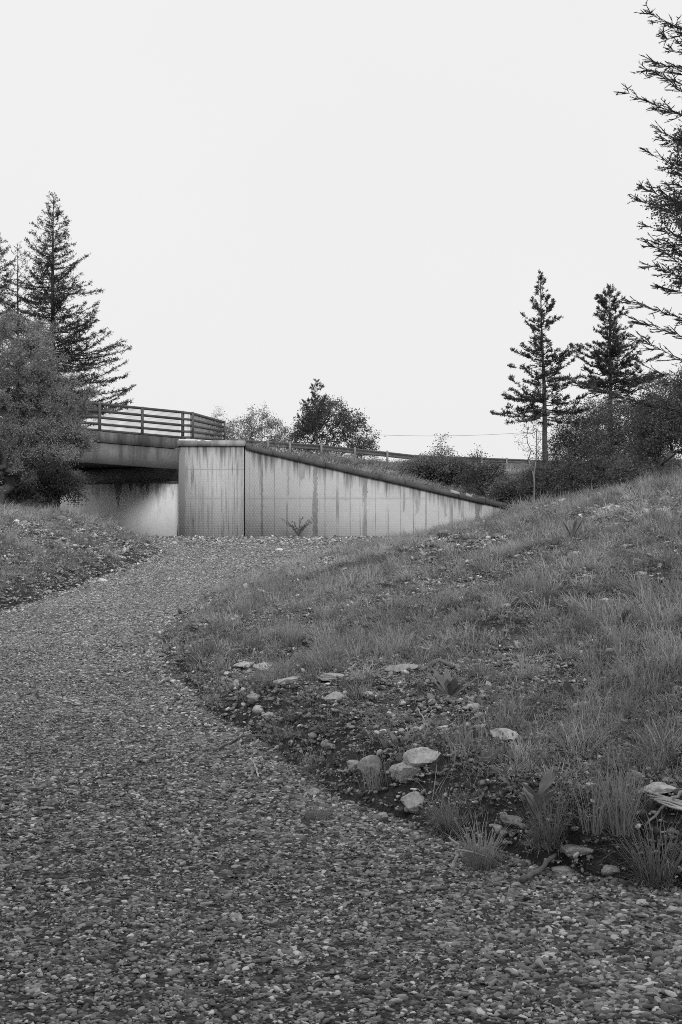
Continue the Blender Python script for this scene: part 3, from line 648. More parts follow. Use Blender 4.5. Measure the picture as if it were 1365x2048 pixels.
# unseen conifers added behind the viewpoint, whose crowns shade the near end of the track
for k, (X, Y, hh, lab) in enumerate(((-3.0, -5.5, 12.5, 'unseen conifer added behind the viewpoint on the left to shade the track'), (3.8, -7.5, 12.5, 'unseen conifer added behind the viewpoint on the right to shade the track'), (1.2, -9.0, 15, 'tallest unseen conifer added behind the viewpoint to shade the track'), (-6.5, -9.5, 14, 'unseen shading conifer added behind the viewpoint, farthest from the track'))):
    conifer('larch_tree', lab, 'tree', (X, Y, 0.0), hh, 0.25, 1.6, lambda t: 3.6 * (1 - t) ** 0.55 + 0.3, lambda t: -4 + 30 * t, 22, 170, dict(larch_tw, gap=0.13), dict(larch_nd, l=0.32, wd=0.14, per_m=18), 90 + k)

# the big pale bush in front of the bridge
bb = on(20, 45)
leafy('willow_bush', 'large fine-leaved pale bush growing on the bank in front of the bridge', 'bush', bb,
      [(0.0, 0, 4.5, 1.75, 1.8, 1.75, 4), (1.05, 0.2, 3.4, 1.35, 1.5, 1.25, 3), (-2.0, 0, 3.2, 2.0, 2.0, 2.2, 3), (1.65, 0, 2.2, 0.95, 1.2, 0.7, 1.8), (0.2, 0.3, 2.0, 1.3, 1.5, 1.6, 2.5)],
      950, (0.075, 0.026), 7, r_tip=0.0055, mats=('bark', 'willow_leaf'), stems=6, spread=0.115, nleaf=85, step=0.3, trunk_bias=0.6, hollow=0.2)
bb = on(-60, 49)
leafy('dark_shrub', 'shaded shrub filling the gap under the bridge beside the pale bush', 'bush', bb,
      [(0.4, 0.3, 1.2, 2.0, 1.4, 1.1, 1), (1.8, 0.6, 1.0, 1.3, 1.0, 0.9, 1), (3.0, 0.8, 0.7, 0.9, 0.8, 0.6, .6)], 320, (0.08, 0.045), 8, mats=('bark', 'dark_leaf'), stems=5, spread=0.16, nleaf=60)

# trees beyond the road, in the middle of the view
def mid(px, Y, ytop, ybot): 
    x, y, z = on(px, Y); return (x, y, z), P(px, ytop, Y).z - z
bb, h = mid(436, 108, 815, 880)
leafy('birch_sapling', 'small pale hazy sapling beside the end of the railing', 'tree', bb, [(0, 0, h * 0.68, 0.9, 0.9, h * 0.3, 1), (0.9, 0, h * 0.55, 0.7, 0.7, h * 0.25, .7)], 130, (0.09, 0.04), 21, r_tip=0.007, mats=('bark', 'pale_leaf'), spread=0.2, nleaf=22)
bb, h = mid(522, 104, 812, 890)
leafy('broadleaf_tree', 'rounded see-through broadleaf tree beyond the barrier, left of the darker one', 'tree', bb,
      [(0.1, 0, h * 0.72, 1.7, 1.6, h * 0.27, 3), (-1.5, 0, h * 0.60, 1.3, 1.3, h * 0.26, 2), (1.4, 0, h * 0.5, 1.0, 1.2, h * 0.22, 1.2), (0, 0, h * 0.3, 2.4, 1.2, h * 0.22, 2)], 420, (0.12, 0.06), 22, r_tip=0.006, mats=('bark', 'pale_leaf'), spread=0.18, nleaf=20)
bb, h = mid(650, 96, 772, 895)
leafy('broadleaf_tree', 'full dark broadleaf tree standing beyond the barrier under a conifer tip', 'tree', bb,
      [(0.0, 0, h * 0.66, 1.55, 1.5, h * 0.22, 3), (1.4, 0, h * 0.52, 1.5, 1.4, h * 0.22, 2.4), (-1.2, 0, h * 0.5, 1.1, 1.2, h * 0.22, 1.6), (2.5, 0, h * 0.30, 1.2, 1.1, h * 0.2, 1.5), (0, -.6, h * 0.28, 2.0, 1.0, h * 0.22, 2.2), (-1.6, 0, h * 0.28, 1.0, 1.0, h * 0.2, 1.2)], 560, (0.13, 0.075), 23, r_tip=0.006, mats=('bark', 'dark_leaf'), spread=0.18, nleaf=26)
bb, h = mid(634, 93, 768, 890)
pine_tw = dict(gap=0.11, a0=25, a1=75, up=0.2, len=0.55, ref=1.6, s0=0.12)
pine_nd = dict(l=0.125, wd=0.031, per_m=75, fwd=0.8, up=0.3)
conifer('young_pine', 'conifer tip with upturned shoots rising out of the dark broadleaf tree', 'tree', bb, h, 0.1, h * 0.35, lambda t: 1.5 * (1 - t) ** 0.6 + 0.2, lambda t: 32 + 25 * t, 20, 40, pine_tw, pine_nd, 24, mats=('bark', 'pine_needle'))

# pines on the right
bA = on(1094, 64); TA = P(1081, 546, 64).z
conifer('pine_tree', 'slim dark pine with a clear lower trunk, left one of the two pines', 'tree', bA, TA - bA[2], 0.16, 4.1,
        lambda t: 1.8 * (1 - t) ** 0.88 * (0.9 + 0.2 * math.sin(t * 21)) + 0.06, lambda t: 2 + 42 * t, 26, 155, pine_tw, pine_nd, 31, mats=('bark', 'pine_needle'), lean=(-0.028, 0),
        explicit=[(4.3, math.pi - 0.1, 2.3, -2), (5.0, math.pi + .2, 1.7, -4), (6.0, 0.1, 1.9, -4), (6.7, -0.3, 1.7, 12), (4.9, 0.2, 1.5, -8)])
bB = on(1222, 70); TB = P(1217, 574, 70).z
conifer('pine_tree', 'broader pine standing between the slim pine and the spruce', 'tree', bB, TB - bB[2], 0.18, 5.0,
        lambda t: 2.35 * (1 - t) ** 0.85 * (0.9 + 0.25 * math.sin(t * 9)) + 0.06, lambda t: 2 + 46 * t, 26, 165, pine_tw, pine_nd, 32, mats=('bark', 'pine_needle'), lean=(-0.005, 0),
        explicit=[(6.3, 0.1, 2.6, 10), (5.6, 0.2, 3.0, 4), (7.2, 0.0, 1.9, 12), (5.4, math.pi, 1.5, 3), (6.9, math.pi - .3, 1.6, 14)])

# near spruce, its trunk just outside the frame
SY = 22.0; sx = (1500 - CX) / F * SY; sz = float(H(sx, SY))
ex = []
for (tx, ty_, slope) in ((1285, 3, .5), (1296, 133, .36), (1232, 165, .40), (1300, 205, .2), (1284, 290, .45), (1268, 348, .5), (1252, 384, .3), (1272, 430, .35), (1320, 60, .4), (1330, 85, .3),
                         (1236, 586, .30), (1258, 622, .35), (1252, 655, .45), (1262, 700, .5), (1120, 742, .26), (1180, 762, .26), (1280, 520, .3), (1300, 470, .3)):
    Lp = (1500 - tx) / F * SY; zt = CH + (HY - ty_) / F * SY - Lp * slope
    L = math.hypot(Lp, Lp * slope); ex.append((zt - sz, math.pi + random.Random(tx).uniform(-0.12, 0.12), L * 0.90, math.degrees(math.atan(slope)) - 4))
conifer('spruce_tree', 'near spruce reaching spiky branches in from the right edge of the picture', 'tree', (sx, SY, sz), 11.5, 0.2, 2.4,
        lambda t: 1.5 * (1 - t) ** 0.4 + 0.2, lambda t: 14 + 20 * t, 12, 210, dict(gap=0.085, a0=35, a1=60, up=0.0, len=0.55, ref=1.6, s0=0.15, sub=0.075, sublen=0.15),
        dict(l=0.028, wd=0.005, per_m=75, fwd=0.6, w=0.007), 41, mats=('bark', 'spruce_needle'), explicit=ex, style='shoots')
# leafy tree behind the spruce
bb = on(1420, 33)
leafy('birch_tree', 'leafy birch crown showing through behind the near spruce', 'tree', bb,
      [(-0.2, 0, 6.2, 1.0, 1.1, 0.9, 2.5), (-0.1, 0, 7.6, 0.8, 1.0, 0.8, 1.6), (0.3, 0, 4.8, 1.2, 1.2, 0.7, 1.4), (0.4, 0, 8.6, 0.8, 0.8, 0.6, 1)], 380, (0.07, 0.05), 42, r_tip=0.006, mats=('bark', 'dark_leaf'), spread=0.13, nleaf=26)

# birches and undergrowth below the pines
bb = on(1070, 60)
leafy('birch_tree', 'thin bare birch with a pale trunk in front of the slim pine', 'tree', bb, [(-0.1, 0, 3.0, 0.75, 0.7, 1.0, 1), (-0.1, 0, 3.9, 0.5, 0.5, 0.6, .6)], 90, (0.06, 0.035), 43, r_tip=0.0042, mats=('birch_bark', 'dark_leaf'), spread=0.15, nleaf=5, step=0.3, leader=4.3, trunk_bias=0.8, pipe=0.5)
bb = on(1150, 66)
leafy('rowan_tree', 'grey-leaved small tree filling the space between the two pines', 'tree', bb, [(0, 0, 3.0, 1.3, 1.3, 1.3, 3), (1.2, 0, 3.9, 1.2, 1.0, 1.2, 2.2), (-0.6, 0, 1.5, 1.5, 1.2, 1.2, 2.5), (1.2, 0, 1.9, 1.5, 1.2, 1.3, 2.5)], 600, (0.085, 0.045), 44, mats=('bark', 'dark_leaf'), spread=0.2, nleaf=34, leader=3.0)
bb = on(1270, 60)
leafy('rowan_tree', 'dense small tree with dark leaves right of the broader pine', 'tree', bb, [(0, 0, 3.0, 1.5, 1.3, 1.4, 3), (-1.3, 0, 2.2, 1.2, 1.0, 1.1, 2.2), (1.3, 0, 3.7, 1.4, 1.2, 1.7, 3), (0, 0, 1.3, 2.0, 1.2, 1.1, 2.5), (0.6,0,2.4,1.8,1.2,1.2,2)], 720, (0.085, 0.045), 45, mats=('bark', 'dark_leaf'), spread=0.2, nleaf=38, leader=3.0)
bb = on(1380, 42)
leafy('sallow_bush', 'tall dark bush on the bank crest below the spruce', 'bush', bb, [(0, 0, 2.0, 1.2, 1.1, 1.3, 3), (-0.9, 0, 1.5, 0.9, 0.9, 1.0, 2), (0.7, 0, 2.6, 1.0, 0.9, 1.1, 2)], 380, (0.07, 0.04), 46, mats=('bark', 'dark_leaf'), stems=4, spread=0.14, nleaf=45)
shr = [(1115, 61, 1.3, 2.5, 'low shaded shrub at the foot of the slim pine', 'dark_leaf', 50), (1200, 58, 1.5, 2.7, 'low shaded shrub at the foot of the broader pine', 'dark_leaf', 50), (1035, 66, 1.0, 1.3, 'dark bramble bush beside the low end of the sloping wall', 'dark_leaf', 45),
       (965, 70, 1.0, 2.1, 'twiggy shrub on the embankment above the low end of the wall', 'dark_leaf', 12), (880, 72, 1.2, 1.6, 'rounded leafy bush on the embankment under a thin sapling', 'pale_leaf', 45), (842, 73, 0.9, 1.0, 'small leafy bush on the embankment close behind the coping', 'pale_leaf', 40),
       (920, 73, 0.9, 1.2, 'bushy green shrub on the embankment between the sapling and the twiggy shrub', 'willow_leaf', 30), (1310, 52, 1.4, 1.6, 'dark shrub on the bank crest beneath the dense small tree', 'dark_leaf', 45)]
for k, (px, Y, rw, hh, lab, mt, nl) in enumerate(shr):
    leafy('low_shrub', lab, 'bush', on(px, Y), [(0, 0, hh * 0.5, rw, rw, hh * 0.45, 2), (rw * 0.6, 0, hh * 0.4, rw * 0.7, rw * 0.7, hh * 0.4, 1), (-rw * 0.6, 0, hh * 0.4, rw * 0.7, rw * 0.7, hh * 0.4, 1)], 200, (0.09, 0.055), 60 + k, mats=('bark', mt), stems=4, spread=0.16, nleaf=nl, group='shrubs along the foot of the embankment')
for k, (px, Y, ytop, lab, nl) in enumerate(((882, 74, 872, 'thin leafy sapling rising above the bushes on the embankment', 9), (955, 76, 895, 'bare twiggy sapling standing out against the sky above the barrier', 2))):
    bb = on(px, Y); h = P(px, ytop, Y).z - bb[2]
    leafy('sapling', lab, 'tree', bb, [(0, 0, h * 0.65, 0.45, 0.45, h * 0.38, 1)], 45, (0.09, 0.05), 80 + k, r_tip=0.005, mats=('bark', 'dark_leaf'), spread=0.12, nleaf=nl, leader=h * 0.95, trunk_bias=0.8)

# ------------------------------------------------------------------ scattered stuff: prototypes
def rock_mesh(name, seed, mat, flat=0.6, sub=2, planes=14, rough=0.04):
    rng = np.random.default_rng(seed); bm = bmesh.new(); bmesh.ops.create_icosphere(bm, subdivisions=sub, radius=1.0)
    V = np.array([v.co[:] for v in bm.verts]); el = rng.uniform(1.0, 1.5) if mat == 'gravel_stone' else 1.0; N = unit(rng.normal(size=(planes, 3))); d = rng.uniform(0.6, 0.95, planes)
    r = np.min(d[None] / np.maximum(V @ N.T, 0.05), axis=1); r = np.minimum(r, 1.15)
    sc = np.array([el * rng.uniform(0.8, 1.25), rng.uniform(0.65, 1.0), flat * rng.uniform(0.75, 1.25)])
    V = V * r[:, None]
    V = V + V * (rough * rng.normal(size=(len(V), 1))); V = V * sc
    for v, c in zip(bm.verts, V): v.co = c
    me = bpy.data.meshes.new(name); bm.to_mesh(me); bm.free(); me.materials.append(M[mat]); return me
def patch_mesh(name, seed, mat, n, R_, flat, tilt, sig, planes=8, el=1.5):
    """a little spread of broken stones, each with its own tone"""
    rg = np.random.default_rng(seed); V, Fc, T, k = [], [], [], 0
    for i in range(n):
        q = min(np.exp(rg.normal(0, sig)), 2.1); m = rock_mesh('chip', seed * 100 + i, mat, flat, 2 if q > 1.5 else 1, planes, 0.03)
        v = np.empty(len(m.vertices) * 3); m.vertices.foreach_get('co', v); v = v.reshape(-1, 3) * q
        f = np.empty(len(m.polygons) * 3, int); m.polygons.foreach_get('vertices', f); bpy.data.meshes.remove(m)
        Mx = (Matrix.Rotation(rg.uniform(0, 6.28), 3, 'Z') @ Matrix.Rotation(rg.normal(0, tilt), 3, 'X') @ Matrix.Rotation(rg.normal(0, tilt), 3, 'Y'))
        a = rg.uniform(0, 6.28); rr = R_ * math.sqrt(rg.uniform(0, 1))
        v = v @ np.array(Mx).T + np.array([rr * math.cos(a), rr * math.sin(a), rg.uniform(-0.1, 0.25) * flat])
        V.append(v); Fc.append(f.reshape(-1, 3) + k); k += len(v); T.append(np.full(len(v), rg.uniform(0, 1)))
    mb = MB(); mb.add(np.concatenate(V), np.concatenate(Fc)); me = mb.mesh(name); me.materials.append(M[mat])
    at = me.attributes.new('tone', 'FLOAT', 'POINT'); at.data.foreach_set('value', np.concatenate(T).astype(np.float32)); return me
def blades(mb, n, rad, l0, l1, wd, lean, curve, rng, base=(0, 0, 0)):
    az = rng.uniform(0, 2 * np.pi, n); rr = rad * np.sqrt(rng.uniform(0, 1, n)); L = rng.uniform(l0, l1, n)
    B = np.stack([np.cos(az) * rr, np.sin(az) * rr, np.full(n, -0.01)], 1) + np.array(base)
    a2 = az + rng.normal(0, 0.7, n); out = np.stack([np.cos(a2), np.sin(a2), 0 * az], 1); side = np.stack([-np.sin(a2), np.cos(a2), 0 * az], 1)
    le = np.abs(rng.normal(lean, lean * 0.5, n)); cu = np.abs(rng.normal(curve, curve * 0.5, n))
    pts = [B]; ang = le.copy()
    for k in range(3):
        pts.append(pts[-1] + (out * np.sin(ang)[:, None] + np.array([0, 0, 1]) * np.cos(ang)[:, None]) * (L / 3)[:, None]); ang = ang + cu / 2 * (k + 1) * 0.7
    W = wd * rng.uniform(0.7, 1.3, n)[:, None]; ws = (1.0, 0.9, 0.6)
    V = []
    for k in range(3): V += [pts[k] - side * W * ws[k] / 2, pts[k] + side * W * ws[k] / 2]
    V.append(pts[3]); V = np.stack(V, 1).reshape(-1, 3); i = np.arange(n)[:, None] * 7
    mb.add(V, np.concatenate([i + np.array([[0, 1, 3, 2]]), i + np.array([[2, 3, 5, 4]])]))
    mb.f.append(i + np.array([[4, 5, 6]]) + mb.n - len(V))
def proto_mesh(mb, name, mat):
    me = mb.mesh(name); me.materials.append(M[mat]); return me
def scatter(name, pts, rot, scl, idx, meshes, label):
    col = bpy.data.collections.new(name + '_kinds')
    for k, me in enumerate(meshes):
        o = bpy.data.objects.new('%s_kind_%02d' % (name, k), me); col.objects.link(o)
    me = bpy.data.meshes.new(name); me.vertices.add(len(pts)); me.vertices.foreach_set('co', np.asarray(pts, np.float32).ravel())
    for nm, ty_, arr, key in (('rot', 'FLOAT_VECTOR', rot, 'vector'), ('scl', 'FLOAT_VECTOR', scl, 'vector'), ('idx', 'INT', idx, 'value')):
        a = me.attributes.new(nm, ty_, 'POINT'); a.data.foreach_set(key, np.asarray(arr, np.int32 if ty_ == 'INT' else np.float32).ravel())
    o = link(name, me); md = o.modifiers.new('scatter', 'NODES')
    g = bpy.data.node_groups.new(name, 'GeometryNodeTree'); md.node_group = g
    g.interface.new_socket('Geometry', in_out='INPUT', socket_type='NodeSocketGeometry'); g.interface.new_socket('Geometry', in_out='OUTPUT', socket_type='NodeSocketGeometry')
    gi = g.nodes.new('NodeGroupInput'); go = g.nodes.new('NodeGroupOutput'); ip = g.nodes.new('GeometryNodeInstanceOnPoints'); ci = g.nodes.new('GeometryNodeCollectionInfo')
    ci.inputs['Collection'].default_value = col; ci.inputs['Separate Children'].default_value = True; ci.inputs['Reset Children'].default_value = True
    ip.inputs['Pick Instance'].default_value = True
    def attr(nm, ty_):
        q = g.nodes.new('GeometryNodeInputNamedAttribute'); q.data_type = ty_; q.inputs['Name'].default_value = nm; return q.outputs['Attribute']
    g.links.new(gi.outputs[0], ip.inputs['Points']); g.links.new(ci.outputs[0], ip.inputs['Instance'])
    g.links.new(attr('idx', 'INT'), ip.inputs['Instance Index']); g.links.new(attr('rot', 'FLOAT_VECTOR'), ip.inputs['Rotation']); g.links.new(attr('scl', 'FLOAT_VECTOR'), ip.inputs['Scale'])
    g.links.new(ip.outputs[0], go.inputs[0])
    return tag(o, label, None, None, 'stuff')

def in_view(x, y, m=60): 
    px = x / y * F + CX; return (px > -m) & (px < 1365 + m)
ROCKS = [ # px, py (centre), width, height in photo pixels, flatness, label
 (745, 1536, 52, 42, 0.75, 'rounded pale boulder leaning left, largest on the undercut edge of the bank'),
 (818, 1542, 66, 38, 0.6, 'wide pale boulder in the middle of the three at the undercut edge'),
 (850, 1514, 74, 34, 0.55, 'flat-topped pale boulder behind the wide one at the undercut edge'),
 (828, 1604, 58, 34, 0.5, 'pale tilted stone below the three boulders, tapering to the left'),
 (628, 1588, 22, 18, 0.8, 'small round pale stone on the gravel edge left of the boulders'),
 (765, 1634, 30, 16, 0.6, 'small egg-shaped stone on the dark soil below the boulders'),
 (805, 1338, 62, 16, 0.3, 'long flat white slab lying highest in the row on the bank'),
 (668, 1354, 48, 16, 0.3, 'white slab tilted up to the right in the row on the bank'),
 (582, 1360, 60, 14, 0.3, 'low grey slab left of the tilted white slab'),
 (534, 1338, 42, 20, 0.45, 'pointed grey stone at the left of the row of slabs'),
 (490, 1330, 50, 14, 0.35, 'long pale stone at the leftmost end of the row of slabs'),
 (670, 1394, 44, 22, 0.55, 'rough pale stone below the tilted white slab'),
 (512, 1396, 32, 14, 0.5, 'pale flat stone just above the dark undercut of the bank'),
 (522, 1421, 28, 18, 0.6, 'pale stone with a light top in the undercut, beside a darker twin'),
 (538, 1433, 28, 16, 0.6, 'grey stone half buried in the undercut below its paler twin'),
 (476, 1372, 20, 22, 0.8, 'upright blocky stone at the left tip of the bank'),
 (1015, 1472, 58, 24, 0.45, 'broad domed stone half covered by grass in the middle of the bank'),
 (1272, 1553, 36, 24, 0.65, 'round pale stone in the grass above a flat slab near the right edge'),
 (1318, 1578, 78, 20, 0.3, 'flat pale slab in the grass near the right edge'),
 (1030, 1642, 52, 20, 0.5, 'mottled pale stone left of the tallest dock'),
 (998, 1657, 18, 16, 0.8, 'small white egg-like stone beside the mottled stone'),
 (1155, 1704, 54, 16, 0.4, 'grey flat stone at the foot of the tall upright grass'),
 (1122, 1742, 40, 16, 0.5, 'grey stone at the edge of the gravel below the tallest dock'),
 (1226, 1748, 42, 20, 0.5, 'angular grey stone left of the nearest big grass tuft'),
 (965, 1452, 34, 9, 0.35, 'thin white stone just above the broad domed stone'),
 (706, 1531, 24, 16, 0.6, 'small grey stone left of the rounded pale boulder'),
 (780, 1502, 26, 10, 0.5, 'narrow grey stone behind the boulders among the docks'),
 (1238, 1835, 18, 14, 0.75, 'white stone in the loose heap at the right edge of the gravel'),
 (1185, 1926, 28, 9, 0.35, 'flat white pebble lying alone on the near gravel'),
 (115, 1545, 13, 10, 0.7, 'pale round pebble alone on the left half of the track'),
 (1295, 1021, 24, 9, 0.5, 'pale stone near the crest of the bank, left one of a pair'),
 (1322, 1021, 24, 9, 0.4, 'pale stone near the crest of the bank, right one of a pair'),
 (1285, 1148, 20, 10, 0.5, 'pale blocky stone in the grass high on the right of the bank'),
 (1012, 1211, 26, 8, 0.35, 'white flat stone at the end of a line of small stones across the bank'),
 (245, 1116, 14, 9, 0.7, 'pale round stone in the middle of the left bank'),
 (229, 1110, 9, 6, 0.7, 'small pale stone just above the round one on the left bank'),
 (242, 1141, 16, 7, 0.4, 'pale wedge stone at the foot of the left bank'),
 (205, 1161, 20, 9, 0.6, 'pale stone at the left edge of the track below the bank'),
 (155, 1172, 11, 8, 0.7, 'small domed stone in the grass of the left bank foot'),
 (160, 1060, 22, 8, 0.4, 'flat pale stone near the top of the left bank'),
 (50, 1044, 12, 7, 0.6, 'small pale stone on the crest of the left bank'),
 (558, 1100, 14, 7, 0.6, 'pale stone on the gravel in front of the wall, left of the fern')]
ROCK_AT = [(hit(q[0], q[1] + q[3] * 0.3), q[2]) for q in ROCKS]
def clear_of_rocks(x, y, ahead):
    ok = np.ones(len(x), bool)
    for (q, wpx) in ROCK_AT:
        rw = wpx / F * q.y * 0.5
        ok &= ~((np.abs(x - q.x) < rw * 1.0 + 0.02) & (y < q.y + rw * 0.6) & (y > q.y - rw * 0.8 - ahead * min(q.y / 7.0, 3.0)))
    return ok
rng = np.random.default_rng(101)
# gravel on the track, finer far off where single stones no longer show
def sample(y0, y1, dens, x0=-16, x1=6):
    n = int((y1 - y0) * (x1 - x0) * dens); x = rng.uniform(x0, x1, n); y = rng.uniform(y0, y1, n); k = in_view(x, y); return x[k], y[k]
GXs, GYs, GS, GI = [], [], [], []
for (y0, y1) in ((3.9, 6), (6, 9), (9, 13), (13, 18), (18, 26), (26, 36), (36, 48), (48, 62)):
    ym = (y0 + y1) / 2; s = max(0.0064, 0.00027 * ym); lim = 0.25 * y1 + 0.3
    for single in (False, True):
        x, y = sample(y0, y1, (0.0036 if single else 0.034) / (s * s), -lim, min(lim, 5))
        k = (x < xr(y) + 0.1) & (x > xl(y) - 0.1); x = x[k]; y = y[k]; n = len(x)
        lane = 0.72 + 0.6 * vnoise(x * 0.9, y * 0.2, 88)
        if single: sz_ = np.minimum(s * np.exp(rng.normal(0.5, 0.32, n)), 2.7 * s) * lane; ix = rng.integers(30, 44, n)
        else: sz_ = s * np.exp(rng.normal(0, 0.2, n)) * lane; ix = rng.integers(0, 30, n)
        GXs.append(x); GYs.append(y); GS.append(sz_); GI.append(ix)
x = np.concatenate(GXs); y = np.concatenate(GYs); s = np.concatenate(GS); gi_ = np.concatenate(GI); n = len(x); one = gi_ >= 30
z = track_z(x, y) + s * np.where(one, 0.25, 0.1)
tl = np.where(one, 0.16, 0.05)
rot = np.stack([rng.normal(0, 1, n) * tl, rng.normal(0, 1, n) * tl, rng.uniform(0, 6.28, n)], 1)
scatter('gravel', np.stack([x, y, z], 1), rot, np.stack([s, s, s], 1), gi_,
        [patch_mesh('gravel_patch', 3000 + k, 'gravel_stone', 16, 5.2, 0.48, 0.24, 0.48, 6) for k in range(30)] + [rock_mesh('gravel_stone', 200 + k, 'gravel_stone', 0.42, 2, 9, 0.03) for k in range(14)], 'loose grey gravel lying on the track')
# rubble heaped along the foot of the wall and the banks, and in the bare patches
def ground_z(x, y):
    return np.maximum(H(x, y), np.where((x < xr(y) + .35) & (x > xl(y) - .5), track_z(x, y), -9))
def bare(x, y): return fbm(x * 0.85, y * 0.45, 301, 3) + 0.5 * fbm(x * 2.6, y * 1.6, 302, 2)      # above ~0.1 the soil shows
xs_, ys_, ss_, si_ = [], [], [], []
for (y0, y1, dn, s0) in ((4.5, 9, 900, 0.0060), (9, 16, 520, 0.0072), (16, 30, 190, 0.0105), (30, 46, 80, 0.015), (46, 62, 70, 0.019)):
    lim = 0.25 * y1 + 0.3
    x = rng.uniform(-lim, lim, int((y1 - y0) * 2 * lim * dn)); y = rng.uniform(y0, y1, len(x)); k = in_view(x, y); x, y = x[k], y[k]
    dr = x - xr(y); dl = xl(y) - x; d = np.maximum(dr, dl)
    p = np.exp(-np.maximum(d - 0.05, 0) / (0.38 + 0.008 * y)) * 0.9 + np.where(y < 16, 0.45, 0.75) * sstep(-0.02, 0.14, bare(x, y)) + 0.18 * (y < 16)
    p = np.where(d < -0.15, 0, p)
    wallz = (y > 50) & (d <= 0); p = np.where(wallz, 0.9 * sstep(50, 57, y), p)
    k = rng.random(len(x)) < p; x, y = x[k], y[k]
    xs_.append(x); ys_.append(y); ss_.append(s0 * np.exp(rng.normal(0, 0.3, len(x)))); si_.append(np.where(rng.random(len(x)) < 0.22, rng.integers(20, 32, len(x)), rng.integers(0, 20, len(x))))
for (y0, y1, dn, s0) in ((8, 14, 2.2, 0.022), (14, 26, 1.5, 0.034), (26, 50, 0.7, 0.05)):     # bigger loose stones on the slopes
    lim = 0.25 * y1 + 0.3; x = rng.uniform(-lim, lim, int((y1 - y0) * 2 * lim * dn)); y = rng.uniform(y0, y1, len(x)); d = np.maximum(x - xr(y), xl(y) - x)
    k = in_view(x, y) & (d > 0.3) & (rng.random(len(x)) < 0.35 + 1.2 * np.clip(bare(x, y) + 0.1, 0, 1)); x, y = x[k], y[k]
    xs_.append(x); ys_.append(y); ss_.append(s0 * 0.62 * np.exp(rng.normal(0, 0.25, len(x)))); si_.append(rng.integers(20, 32, len(x)))
x = np.concatenate(xs_); y = np.concatenate(ys_); s = np.concatenate(ss_); si_ = np.concatenate(si_); n = len(x); one = si_ >= 20; s = s * np.where(one, np.minimum(np.exp(rng.normal(0.45, 0.45, n)), 3.5), 1)
rot = np.stack([rng.normal(0, 1, n) * np.where(one, .35, .12), rng.normal(0, 1, n) * np.where(one, .35, .12), rng.uniform(0, 6.28, n)], 1)
scatter('rubble', np.stack([x, y, ground_z(x, y) + s * 0.5], 1), rot, np.stack([s, s, s], 1), si_, [patch_mesh('rubble_patch', 4000 + k, 'bank_stone', 14, 6.5, 0.5, 0.4, 0.5, 7, 1.35) for k in range(20)] + [rock_mesh('rubble_stone', 240 + k, 'bank_stone', 0.5, 2, 7, 0.03) for k in range(12)], 'small broken stones strewn over the banks and along the wall foot')

# grass
protos = []
for k in range(6):                                        # short turf
    mb = MB(); blades(mb, 50, 0.085, 0.03, 0.13, 0.0045, 0.6, 1.0, np.random.default_rng(400 + k)); protos.append(proto_mesh(mb, 'turf', 'grass_blade'))
for k in range(5):                                        # longer tufts fanning out
    mb = MB(); blades(mb, 75, 0.06, 0.08, 0.30, 0.0045, 0.5, 0.8, np.random.default_rng(420 + k)); protos.append(proto_mesh(mb, 'tuft', 'grass_blade'))
for k in range(3):                                        # fine upright grass
    mb = MB(); blades(mb, 40, 0.11, 0.12, 0.38, 0.003, 0.25, 0.6, np.random.default_rng(440 + k)); protos.append(proto_mesh(mb, 'upright', 'grass_blade'))
for k in range(3):                                        # dry curled leaves
    mb = MB(); blades(mb, 7, 0.07, 0.10, 0.30, 0.0045, 0.45, 1.5, np.random.default_rng(450 + k)); protos.append(proto_mesh(mb, 'dry', 'grass_dry'))
for k in range(3):                                        # small broad-leaved weeds and moss cushions
    rg = np.random.default_rng(460 + k); mb = MB(); C = rg.normal(0, 0.06, (50, 3)) * np.array([1, 1, 0.25]); C[:, 2] = np.abs(C[:, 2])
    mb.leaves(C, rg.normal(0, 1, (50, 3)) + np.array([0, 0, 0.5]), rg.uniform(0.02, 0.045, 50), rg.uniform(0.014, 0.026, 50), rg, 0.2); protos.append(proto_mesh(mb, 'weed', 'grass_dark'))
GX_, GY_, GI, GSc = [], [], [], []
